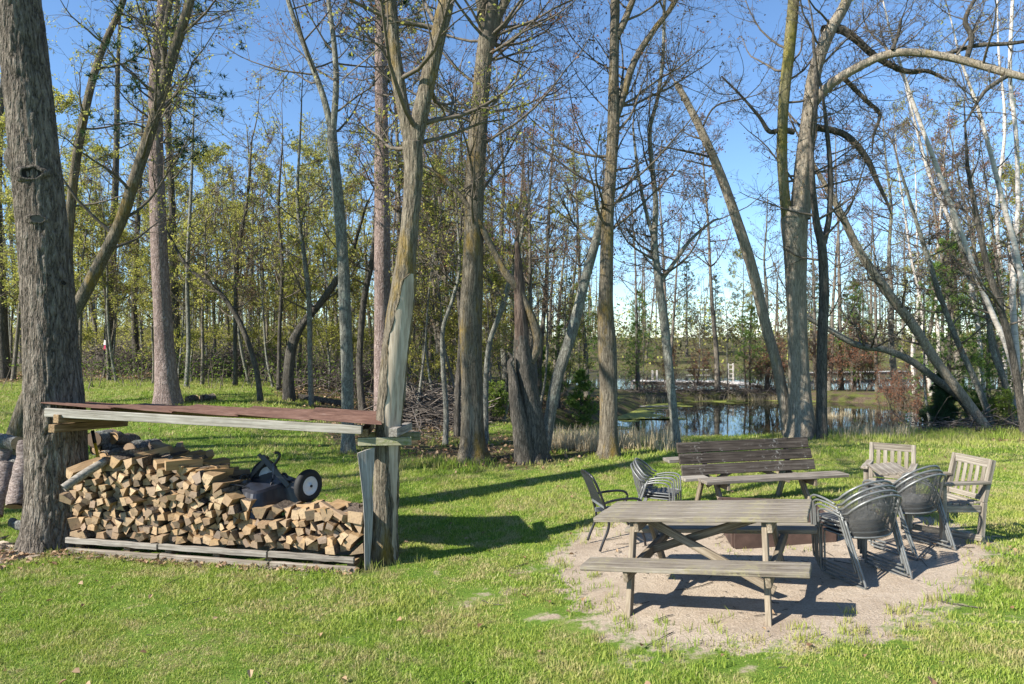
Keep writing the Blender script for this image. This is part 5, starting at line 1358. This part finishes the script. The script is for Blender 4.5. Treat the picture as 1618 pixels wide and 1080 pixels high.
# ------------------------------------------------------------------ stackable mesh armchairs
STEEL = plain('grey_powder_coated_tube', (.17, .175, .17), .42, .35, .25, 14, 0, .5)
MESHM = plain('grey_black_wire_mesh', (.15, .15, .145), .55, .1, .2)
def top_rail(u):      # u -1..1
    a = u * math.radians(84)
    return np.array([.285 * math.sin(a) / math.sin(math.radians(84)), -.10 - .23 * math.cos(a) ** .8 if abs(u) < 1 else -.10, .60 + .235 * max(0., math.cos(a)) ** .75])
def build_mesh_chair():
    root = empty('mesh_armchair', (0, 0, 0))
    for s in (-1, 1):
        mb = MB()
        wire(mb, [(s * .275, -.10, .605), (s * .29, .02, .635), (s * .29, .14, .64), (s * .288, .20, .62), (s * .283, .225, .57), (s * .275, .235, .30), (s * .268, .24, .05), (s * .265, .225, .014), (s * .262, .18, .010), (s * .258, -.05, .010), (s * .255, -.27, .010), (s * .256, -.30, .022), (s * .258, -.295, .06), (s * .268, -.20, .33), (s * .276, -.115, .59)], .0105, 8, 64)
        link('side_frame', mb.mesh('side_frame', STEEL), root)
        mb = MB(); wire(mb, [(s * .235, .20, .415), (s * .235, .212, .38), (s * .237, .218, .20), (s * .24, .222, .012)], .0095, 7, 20); link('front_leg', mb.mesh('front_leg', STEEL), root)
    mb = MB(); pts = np.array([top_rail(u) for u in np.linspace(-1, 1, 41)]); tubes(mb, pts, np.full(41, .0115), 8, True); link('back_rail', mb.mesh('back_rail', STEEL), root)
    low = lambda u: np.array([.25 * math.sin(u * 1.35) / math.sin(1.35), -.03 - .20 * math.cos(u * 1.35), .435])
    mb = MB(); pts = np.array([low(u) for u in np.linspace(-1, 1, 31)]); tubes(mb, pts, np.full(31, .009), 8, True)
    wire(mb, [(-.25, -.03, .43), (-.25, .17, .428), (-.21, .222, .42), (0, .235, .415), (.21, .222, .42), (.25, .17, .428), (.25, -.03, .43)], .009, 8, 36); link('seat_ring', mb.mesh('seat_ring', STEEL), root)
    def bk(u, v): p = low(u) * (1 - v) + top_rail(u * .96) * v; p = p + np.array([0, -.012 * math.sin(v * 3.14), 0]); return p
    mb = MB(); P_ = np.array([[bk(u, v) for v in np.linspace(0, 1, 8)] for u in np.linspace(-.93, .93, 52)]); tubes(mb, P_, np.full(P_.shape[:2], .0013), 3)
    P_ = np.array([[bk(u, v) for u in np.linspace(-.95, .95, 22)] for v in np.linspace(.03, .97, 34)]); tubes(mb, P_, np.full(P_.shape[:2], .0011), 3)
    tag(link('back_mesh', mb.mesh('back_mesh', MESHM), root), kind='stuff')
    mb = MB(); ys_ = np.linspace(-.2, .215, 40); P_ = []
    for y in ys_:
        hw = .245 * (1 - max(0, (-.03 - y) / .21) ** 2) ** .5 if y < -.03 else (.245 if y < .16 else .245 - .5 * (y - .16) ** 1)
        P_.append([(x * hw, y, .425 - .012 * math.cos(x * 1.57)) for x in np.linspace(-1, 1, 9)])
    tubes(mb, P_, np.full((len(P_), 9), .0026), 3); P_ = []
    for x in np.linspace(-.235, .235, 36):
        y0 = -.03 - .2 * math.sqrt(max(0, 1 - (x / .25) ** 2)); P_.append([(x, y, .4245 - .012 * math.cos(x / .245 * 1.57)) for y in np.linspace(y0, .21, 7)])
    tubes(mb, P_, np.full((36, 7), .0022), 3)
    tag(link('seat_mesh', mb.mesh('seat_mesh', MESHM), root), kind='stuff')
    return root
mc = build_mesh_chair()
first = True
def stack(loc, face_deg, n, where, dz=.034, dy=.034):
    global first
    for k in range(n):
        o = mc if first else copy_tree(mc); first = False
        a = R(face_deg - 90); off = Vector((-math.sin(a), math.cos(a), 0)) * dy * k
        x, y = loc[0] + off.x, loc[1] + off.y
        jit = rng.normal(0, .004)
        o.scale = (.95, .95, .94)
        o.location = (x + jit, y, gz(loc[0], loc[1]) + dz * k); o.rotation_euler = (R(-1.2) * k * 0, -.06, a + rng.normal(0, .012))
        tag(o, 'grey mesh armchair, %s from the ground in the stack %s' % (ordinal(k + 1), where), 'chair', 'stacked wire mesh armchairs')
stack((3.15, 6.12), 106, 4, 'at the picnic table')
stack((3.93, 6.74), 110, 3, 'beside the garden seat')
stack((1.83, 8.72), -22, 3, 'beside the plank bench')

# ------------------------------------------------------------------ black slatted patio chair seen from the side
bc_loc = gp(978, 860); bc = empty('black_patio_chair', bc_loc, (0, -.03, R(-80))); bc.scale = (.92, .92, .92); tag(bc, 'black strapped patio chair standing alone at the left end of the picnic table', 'chair')
BLKS = plain('black_strap', (.030, .034, .04), .5, .1, .35)
for s in (-1, 1):
    mb = MB()
    wire(mb, [(s * .27, -.34, .0), (s * .27, -.30, .10), (s * .27, -.235, .25), (s * .27, -.22, .36), (s * .27, -.26, .52), (s * .265, -.33, .72), (s * .25, -.40, .88), (s * .21, -.43, .93)], .017, 8, 44)
    link('rear_frame', mb.mesh('rear_frame', BLKM), bc)
    mb = MB(); wire(mb, [(s * .27, .26, .0), (s * .27, .24, .15), (s * .27, .17, .30), (s * .27, .16, .42), (s * .27, .21, .54), (s * .27, .20, .60), (s * .27, .12, .635), (s * .27, -.08, .63), (s * .27, -.24, .60), (s * .268, -.29, .57)], .016, 8, 50)
    link('arm_and_front_leg', mb.mesh('arm_and_front_leg', BLKM), bc)
    plank('side_rail', (s * .25, -.24, .40), (s * .25, .22, .43), .02, .06, plain('grey_rail', (.14, .15, .16), .5), bc)
mb = MB(); wire(mb, [(-.21, -.43, .93), (-.1, -.455, .95), (0, -.46, .955), (.1, -.455, .95), (.21, -.43, .93)], .016, 8, 20); link('top_rail', mb.mesh('top_rail', BLKM), bc)
plank('lower_back_rail', (-.25, -.27, .54), (.25, -.27, .54), .02, .05, plain('grey_rail_back', (.14, .15, .16), .5), bc)
for k in range(7):
    x = -.21 + k * .07; plank('back_strap', (x, -.255, .50), (x, -.44, .92), .05, .006, BLKS, bc, up=(0, -1, 0), bevel=.002)
for k in range(7):
    y = -.2 + k * .065; plank('seat_strap', (-.25, y, .425), (.25, y, .425), .055, .006, BLKS, bc, bevel=.002)

# ------------------------------------------------------------------ double garden seat with a table between
tw_loc = np.array([4.45, 7.5, gz(4.45, 7.5)]); tw_ = empty('double_garden_seat', tw_loc); tag(tw_, 'grey slatted double garden seat joined by a small table beside the stacked chairs', 'garden seat')
def slat_chair(cx, cy, ang, tilt):
    """parts of one seat, directly under the double seat; facing ang"""
    a = R(ang - 90); z = gz(cx, cy) - tw_loc[2]; ca, sa = math.cos(a), math.sin(a)
    T = lambda x, y, h: Vector((cx - tw_loc[0] + ca * x - sa * y, cy - tw_loc[1] + sa * x + ca * y, z + h))
    up_f = Vector((-sa, ca, 0)); rt = Vector((ca, sa, 0))
    for s in (-1, 1):
        plank('rear_leg', T(s * .225, -.20, -.03), T(s * .225, -.24, .42), .05, .05, W_SEAT, tw_, up=rt); plank('back_post', T(s * .225, -.24, .42), T(s * .225, -.345, .84), .055, .045, W_SEAT, tw_, up=rt)
        plank('front_leg', T(s * .225, .22, -.03), T(s * .225, .22, .60), .05, .05, W_SEAT, tw_, up=rt)
        plank('arm', T(s * .235, -.28, .62), T(s * .235, .30, .62), .075, .028, W_SEAT, tw_)
        plank('side_rail', T(s * .225, -.2, .36), T(s * .225, .2, .375), .03, .07, W_SEAT, tw_)
    plank('top_rail', T(-.205, -.335, .80), T(.205, -.335, .80), .032, .085, W_SEAT, tw_, up=(0, 0, 1)); plank('lower_rail', T(-.205, -.255, .46), T(.205, -.255, .46), .03, .05, W_SEAT, tw_)
    for k in range(5):
        x = -.15 + k * .075; plank('back_slat', T(x, -.265, .47), T(x, -.33, .77), .042, .014, W_SEAT, tw_, up=up_f)
    for k in range(6):
        y = -.19 + k * .083; plank('seat_slat', T(-.22, y, .405 + .006 * abs(k - 2)), T(.22, y, .405 + .006 * abs(k - 2)), .068, .022, W_SEAT, tw_)
    plank('front_rail', T(-.2, .2, .365), T(.2, .2, .365), .03, .07, W_SEAT, tw_)
slat_chair(4.42, 6.98, 190, 0)
slat_chair(4.46, 8.06, 236, 0)
for k in range(4):
    p = Vector((4.05 + k * .10 - tw_loc[0], 7.56 + k * .035 - tw_loc[1], .625)); d_ = Vector((.08, .30, 0)); plank('table_slat', p - d_ * .9, p + d_, .092, .024, W_SEAT, tw_)
plank('stretcher', (-.35, -.22, .10), (.20, -.75, .10), .03, .06, W_SEAT, tw_)
# ------------------------------------------------------------------ grass, straw, leaves
def grass_material():
    t = NT('grass_blade')
    p = t.pos()
    nz = t.noise(p, 5.5, 3, .68); n4 = t.noise(p, 2.1, 2, .6); n0 = t.noise(p, .6, 2, .6)
    f = t.math('ADD', t.math('MULTIPLY', nz, .5), t.math('MULTIPLY', n4, .5))
    rv = t.attr('rnd')
    gcol = t.mix(rv, (.17, .275, .024), (.33, .42, .065))
    gcol = t.mix(t.mr(n0, .40, .60, 0, .7), gcol, (.38, .40, .095))
    dry = t.mix(rv, (.36, .29, .13), (.54, .45, .25))
    dryf = t.math('ADD', t.mr(f, .48, .60, 0, .78), t.mr(rv, .86, .95, 0, .45))
    c = t.mix(t.math('MINIMUM', dryf, .92), gcol, dry)
    t.set(c, .55, spec=.3)
    tr = t.n('BsdfTranslucent'); t.l(c, tr.inputs[0]); mx = t.n('MixShader'); mx.inputs[0].default_value = .35
    t.l(t.b.outputs[0], mx.inputs[1]); t.l(tr.outputs[0], mx.inputs[2]); t.l(mx.outputs[0], t.out.inputs[0]); return t.m
M_GRASS = grass_material()
SHED_X = lambda x, y: None
def keep_lawn(x, y, r, sand_keep=.12):
    s, l = masks(x, y); n_ = (wob(x, y, 3.1, .5) + wob(x, y, 7.7, 1.9)) * .28
    pr = (1 - np.clip((s + n_ - .12) / .5, 0, 1)) * (1 - np.clip((l + n_ - .25) / .5, 0, 1))
    # nothing grows under the wood stack
    u = (x - PA[0]) * ux[0] + (y - PA[1]) * ux[1]; v = (x - PA[0]) * vx[0] + (y - PA[1]) * vx[1]
    pr = np.where((u > -.1) & (u < PLEN + .1) & (v > -.08) & (v < 1.0), 0, pr)
    return r.uniform(size=len(x)) < pr
def blades(mb, x, y, h, w, r, seg2=True, lean=.45, z=None):
    n = len(x); z = G(x, y) if z is None else z; az = r.uniform(0, 2 * np.pi, n); la = r.uniform(0, 2 * np.pi, n); lm_ = np.abs(r.normal(0, lean, n)) * h
    b = np.c_[x, y, z]; s = np.c_[np.cos(az), np.sin(az), np.zeros(n)] * (w / 2)[:, None]
    l = np.c_[np.cos(la), np.sin(la), np.zeros(n)] * lm_[:, None]; up = np.c_[np.zeros(n), np.zeros(n), h]
    if seg2:
        V = np.stack([b - s, b + s, b + l * .35 + up * .55 - s * .8, b + l * .35 + up * .55 + s * .8, b + l + up * .95], 1); i = np.arange(n)[:, None] * 5
        mb.add(V, i + [[0, 1, 3, 2]], i + [[2, 3, 4]]); return 5
    V = np.stack([b - s, b + s, b + l + up], 1); mb.add(V, None, np.arange(n * 3).reshape(n, 3)); return 3
rg = np.random.default_rng(1234)
for (d0, d1, dens, hm, wm, s2, lab) in [(3.4, 6.0, 5800, .028, .0058, True, 'short green lawn grass in the foreground'), (6.0, 9.2, 3200, .032, .0078, True, 'lawn grass round the woodshed and the sandy patch'),
                                      (9.2, 13.5, 1900, .042, .011, False, 'lawn grass between the woodshed and the trees'), (13.5, 27, 520, .065, .020, False, 'lawn grass at the wood edge')]:
    xw = d1 * .80 + .6; area = 2 * xw * (d1 - d0); n = int(area * dens)
    x = rg.uniform(-xw, xw, n); y = rg.uniform(d0, d1, n); k = np.abs(x) < y * .80 + .6; x, y = x[k], y[k]
    k = keep_lawn(x, y, rg); x, y = x[k], y[k]
    clump = 1 + .55 * wob(x, y, 1.7, .7) + .35 * wob(x, y, 5.1, .2) + .25 * wob(x, y, 13., .9)
    h = hm * np.clip(clump, .45, 1.9) * rg.uniform(.55, 1.35, len(x)); w = wm * rg.uniform(.7, 1.3, len(x))
    mb = MB(); st = blades(mb, x, y, h, w, rg, s2, .75)
    me = mb.mesh('grass', M_GRASS, smooth=False); set_attr(me, 'rnd', np.repeat(rg.uniform(0, 1, len(x)), st)); tag(link('grass', me), lab, 'grass', kind='stuff')
# taller tufts: sand rim, trunk feet, shed foot, pond edge
tx, ty_, th = [], [], []
def tuft(x, y, n, rad, h): tx.append(x + rg.normal(0, rad, n)); ty_.append(y + rg.normal(0, rad, n)); th.append(np.full(n, h) * rg.uniform(.4, 1.25, n))
SP = np.array(SAND)
for _ in range(230):
    i = rg.integers(0, len(SP)); t = rg.uniform(); p = SP[i] * (1 - t) + SP[(i + 1) % len(SP)] * t; p = p + (SP.mean(0) - p) * rg.normal(.02, .09); tuft(p[0], p[1], rg.integers(6, 26), .035, .075)
for _ in range(26):
    p = SP.mean(0) + rg.normal(0, .55, 2) * [1.6, 1]; tuft(p[0], p[1], rg.integers(4, 12), .03, .055)
for nm, lb_, b in HERO:
    if b[1] < 21:
        for _ in range(16):
            a = rg.uniform(0, 6.28); rr_ = rg.uniform(.25, .5) if b[1] > 10 else rg.uniform(.3, .5); tuft(b[0] + math.cos(a) * rr_, b[1] + math.sin(a) * rr_, 10, .05, .11)
for _ in range(90):
    u = rg.uniform(-.2, PLEN + .5); p = PA + ux * u - vx * rg.uniform(.05, .28); tuft(p[0], p[1], rg.integers(4, 14), .04, .07)
q0 = gp(690, 738); 
for _ in range(60): tuft(q0[0] + rg.normal(0, .5), q0[1] + rg.normal(0, .3), 18, .07, .17)
q0 = gp(1500, 692)
for _ in range(420):
    px = rg.uniform(1315, 1640); b = gp(px, rg.uniform(688, 700)); tuft(b[0], b[1] + rg.uniform(0, 1.0), 14, .12, .20)
x, y, h = np.concatenate(tx), np.concatenate(ty_), np.concatenate(th)
mb = MB(); st = blades(mb, x, y, h, np.where(y > 11, .014, .006) * rg.uniform(.7, 1.3, len(x)), rg, True, .45)
me = mb.mesh('grass_tufts', M_GRASS, smooth=False); set_attr(me, 'rnd', np.repeat(rg.uniform(0, .78, len(x)), st)); tag(link('grass_tufts', me), 'longer grass tufts at the sand rim, trunk feet and pond edge', 'grass', kind='stuff')
# dry reeds on the pond shore
M_REED = leaf_mat('dry_reed', (.40, .32, .19), (.62, .53, .36), .3)
rx, ry, rh = [], [], []
for (p0, p1, ylo, yhi, n, hh) in [(856, 1075, 690, 712, 3600, .40), (1300, 1430, 676, 696, 1500, .42), (1000, 1240, 634, 640, 700, .5)]:
    for _ in range(n // 26):
        b = gp(rg.uniform(p0, p1), rg.uniform(ylo, yhi)); rx.append(b[0] + rg.normal(0, .12, 26)); ry.append(b[1] + rg.normal(0, .12, 26)); rh.append(hh * rg.uniform(.4, 1.2) * rg.uniform(.5, 1.2, 26))
x, y, h = map(np.concatenate, (rx, ry, rh)); z = np.maximum(G(x, y), WATER_Z - .1)
mb = MB(); st = blades(mb, x, y, h, .013 * rg.uniform(.6, 1.3, len(x)), rg, True, .28, z)
me = mb.mesh('dry_reeds', M_REED, smooth=False); set_attr(me, 'rnd', np.repeat(rg.uniform(0, 1, len(x)), st)); tag(link('dry_reeds', me), 'straw coloured dry reeds along the near pond shore', 'reeds', kind='stuff')
# fallen leaves
M_DEAD = leaf_mat('dead_leaf', (.20, .115, .06), (.42, .29, .17), .2)
lx, lyy, ls_ = [], [], []
x = rg.uniform(-22, 14, 90000); y = rg.uniform(9, 34, 90000); s, l = masks(x, y); k = (rg.uniform(size=len(x)) < l ** 2 * .5) & (poly_sd(x, y, POND) > .9); lx.append(x[k]); lyy.append(y[k]); ls_.append(np.full(k.sum(), .075))
n = 330; y = 4 + 12 * rg.uniform(size=n) ** .8; x = rg.uniform(-.8, .8, n) * y; lx.append(x); lyy.append(y); ls_.append(np.full(n, .05))
x = rg.normal(-6.1, .55, 260); y = rg.normal(8.05, .3, 260); lx.append(x); lyy.append(y); ls_.append(np.full(260, .055))
u = rg.uniform(-.2, PLEN, 160); v = rg.uniform(-.3, -.05, 160); lx.append(PA[0] + ux[0] * u + vx[0] * v); lyy.append(PA[1] + ux[1] * u + vx[1] * v); ls_.append(np.full(160, .045))
x, y, sz = map(np.concatenate, (lx, lyy, ls_)); n = len(x)
az = rg.uniform(0, 6.28, n); sz = sz * rg.uniform(.6, 1.25, n); a = np.c_[np.cos(az), np.sin(az), rg.normal(0, .35, n)] * sz[:, None]; b = np.c_[-np.sin(az), np.cos(az), rg.normal(0, .35, n)] * sz[:, None] * .42
c = np.c_[x, y, G(x, y) + .03]; f = np.c_[np.zeros(n), np.zeros(n), sz * rg.uniform(.1, .4, n)]
V = np.stack([c - a * .5, c - a * .15 + b + f, c + a * .2 + b * .8 + f, c + a * .55, c + a * .2 - b * .8 + f, c - a * .15 - b + f], 1); i = np.arange(n)[:, None] * 6
mb = MB(); mb.add(V, np.concatenate([i + [[0, 1, 2, 3]], i + [[0, 3, 4, 5]]])); me = mb.mesh('fallen_leaves', M_DEAD, smooth=False); set_attr(me, 'rnd', np.repeat(rg.uniform(0, 1, n), 6)); tag(link('fallen_leaves', me), 'brown fallen leaves under the trees and strewn on the lawn', 'leaves', kind='stuff')
# small twigs and bark crumbs on lawn and sand
n = 420; y = 4.3 + 9 * rg.uniform(size=n); x = rg.uniform(-.78, .78, n) * y; k = rg.uniform(size=n) < .5; cx, cy = SP.mean(0); x[k] = cx + rg.normal(0, 1.0, k.sum()); y[k] = cy + rg.normal(0, .8, k.sum())
az = rg.uniform(0, 6.28, n); L = np.where(rg.uniform(size=n) < .12, rg.uniform(.15, .4, n), rg.uniform(.02, .08, n)); S = np.c_[x, y, G(x, y) + .012]
Pn, Rn = grow(S, np.c_[np.cos(az), np.sin(az), np.zeros(n)], L, np.where(L > .1, .005, .0035), 4, rg, .2, 0, .6); Pn[..., 2] = G(Pn[..., 0], Pn[..., 1]) + .012
mb = MB(); tubes(mb, Pn, Rn, 4); tag(link('fallen_twigs', mb.mesh('fallen_twigs', B_DARK)), 'small dark twigs strewn over lawn and sand', 'twigs', kind='stuff')
# bark chips and splinters round the oak's foot
n = 520; x = np.concatenate([rg.normal(-6.3, .45, n // 2), rg.uniform(-6.0, -1.8, n - n // 2)]); y = np.concatenate([rg.normal(8.25, .28, n // 2), 7.68 - .2 * (x[n // 2:] + 1.75) - rg.uniform(.02, .25, n - n // 2)])
pts = np.c_[x, y, G(x, y) + .012]; a = norm(np.c_[rg.normal(size=(n, 2)), rg.normal(0, .12, n)]); L = rg.uniform(.02, .10, n) * np.where(x < -5.6, 1.4, .7)
mb = MB(); tubes(mb, np.stack([pts - a * L[:, None], pts, pts + a * L[:, None]], 1), np.c_[L * .08, L * .22, L * .05], 4); tag(link('bark_chips', mb.mesh('bark_chips', bark('bark_chip', (.10, .075, .055), (.25, .195, .145), (.42, .34, .26), 20, 1, bump=.2), smooth=False)), 'bark chips and splinters round the foot of the old oak and the stack', 'bark chips', kind='stuff')
# the woods going on behind, as one mass
def far_woods():
    r = np.random.default_rng(4321); n = 460; x = np.where(r.uniform(size=n) < .85, r.uniform(-150, 20, n), r.uniform(20, 170, n)); y = r.uniform(92, 150, n); h = r.uniform(8, 17, n)
    z = G(x, y); mb = MB(); S = np.c_[x, y, z]; Pn, Rn = grow(S, np.c_[r.normal(0, .04, (n, 2)), np.ones(n)], h, r.uniform(.08, .2, n), 5, r, .03, .0, .2); tubes(mb, Pn, Rn, 4)
    S1, D1, L1, r1 = spawn(Pn, Rn, 8, r, .25, (40, 75), (.10, .24), .5); P1, R1 = grow(S1, D1, L1, np.maximum(r1, .03), 3, r, .2, .12, .4); tubes(mb, P1, R1, 3, m=0)
    o = tag(link('distant_woods', mb.mesh('distant_woods', B_TWIG)), 'distant mass of thin trees closing the view behind the woods', 'woods', kind='stuff')
    pts = P1[:, 1:].reshape(-1, 3); pts = pts[r.uniform(size=len(pts)) < .8]; pts = np.repeat(pts, 2, 0) + r.normal(0, .5, (len(pts) * 2, 3)); pts = pts[pts[:, 0] < 15]
    low = np.c_[r.uniform(-150, 40, 26000), r.uniform(62, 150, 26000), r.uniform(.2, 8, 26000)]; low[:, 2] += G(low[:, 0], low[:, 1])
    pts = np.concatenate([pts, low]); o2 = link('leaves', leaf_mesh('distant_leaves', pts, .19, r, L_YG), o); tag(o2, kind='stuff')
far_woods()
def thicket(label, xr, yr, n, hmax, size, seed, mat, xmax=2, rep=2):
    """undergrowth: arching stems with small leaves, one mass"""
    r = np.random.default_rng(seed); x = r.uniform(*xr, n); y = r.uniform(*yr, n)
    k = (poly_sd(x, y, POND) > .8) & (poly_sd(x, y, LAKE) > .8) & (x < xmax); x, y = x[k], y[k]; n = len(x)
    S = np.c_[x, y, G(x, y)]; az = r.uniform(0, 6.28, n); Pn, Rn = grow(S, np.c_[np.cos(az) * .3, np.sin(az) * .3, np.ones(n)], r.uniform(.3, 1, n) * hmax, np.full(n, .014), 5, r, .18, -.03, .4)
    mb = MB(); tubes(mb, Pn, Rn, 3)
    S1, D1, L1, r1 = spawn(Pn, Rn, 3, r, .25, (30, 70), (.25, .6), .7); P1, R1 = grow(S1, D1, L1, np.maximum(r1, .008), 3, r, .2, .05, .6); tubes(mb, P1, R1, 3)
    o = tag(link('undergrowth', mb.mesh('undergrowth', B_TWIG)), label, 'undergrowth', kind='stuff')
    pts = P1[:, 1:].reshape(-1, 3); pts = np.repeat(pts, rep, 0) + r.normal(0, .12, (len(pts) * rep, 3))
    tag(link('leaves', leaf_mesh('undergrowth_leaves', pts, size, r, mat), o), kind='stuff')
thicket('yellow green undergrowth filling the woods behind the clearing', (-48, 2), (31, 52), 1200, 3.6, .085, 811, L_YG)
thicket('pale green undergrowth deep in the woods', (-80, 2), (50, 80), 1000, 4.5, .13, 812, L_YG)
thicket('low green sprouts at the wood edge', (-16, 1), (21, 29), 420, 1.3, .05, 813, L_GREEN)
thicket('dull green and brown thicket along the far lake shore', (6, 125), (79, 104), 1100, 6.0, .22, 814, L_OLIVE, 200, 3)
thicket('reddish brush on the strip between pond and lake', (6, 24), (37.8, 40.6), 260, 1.7, .05, 815, L_RED, 200, 1)
bpy.context.view_layer.update()
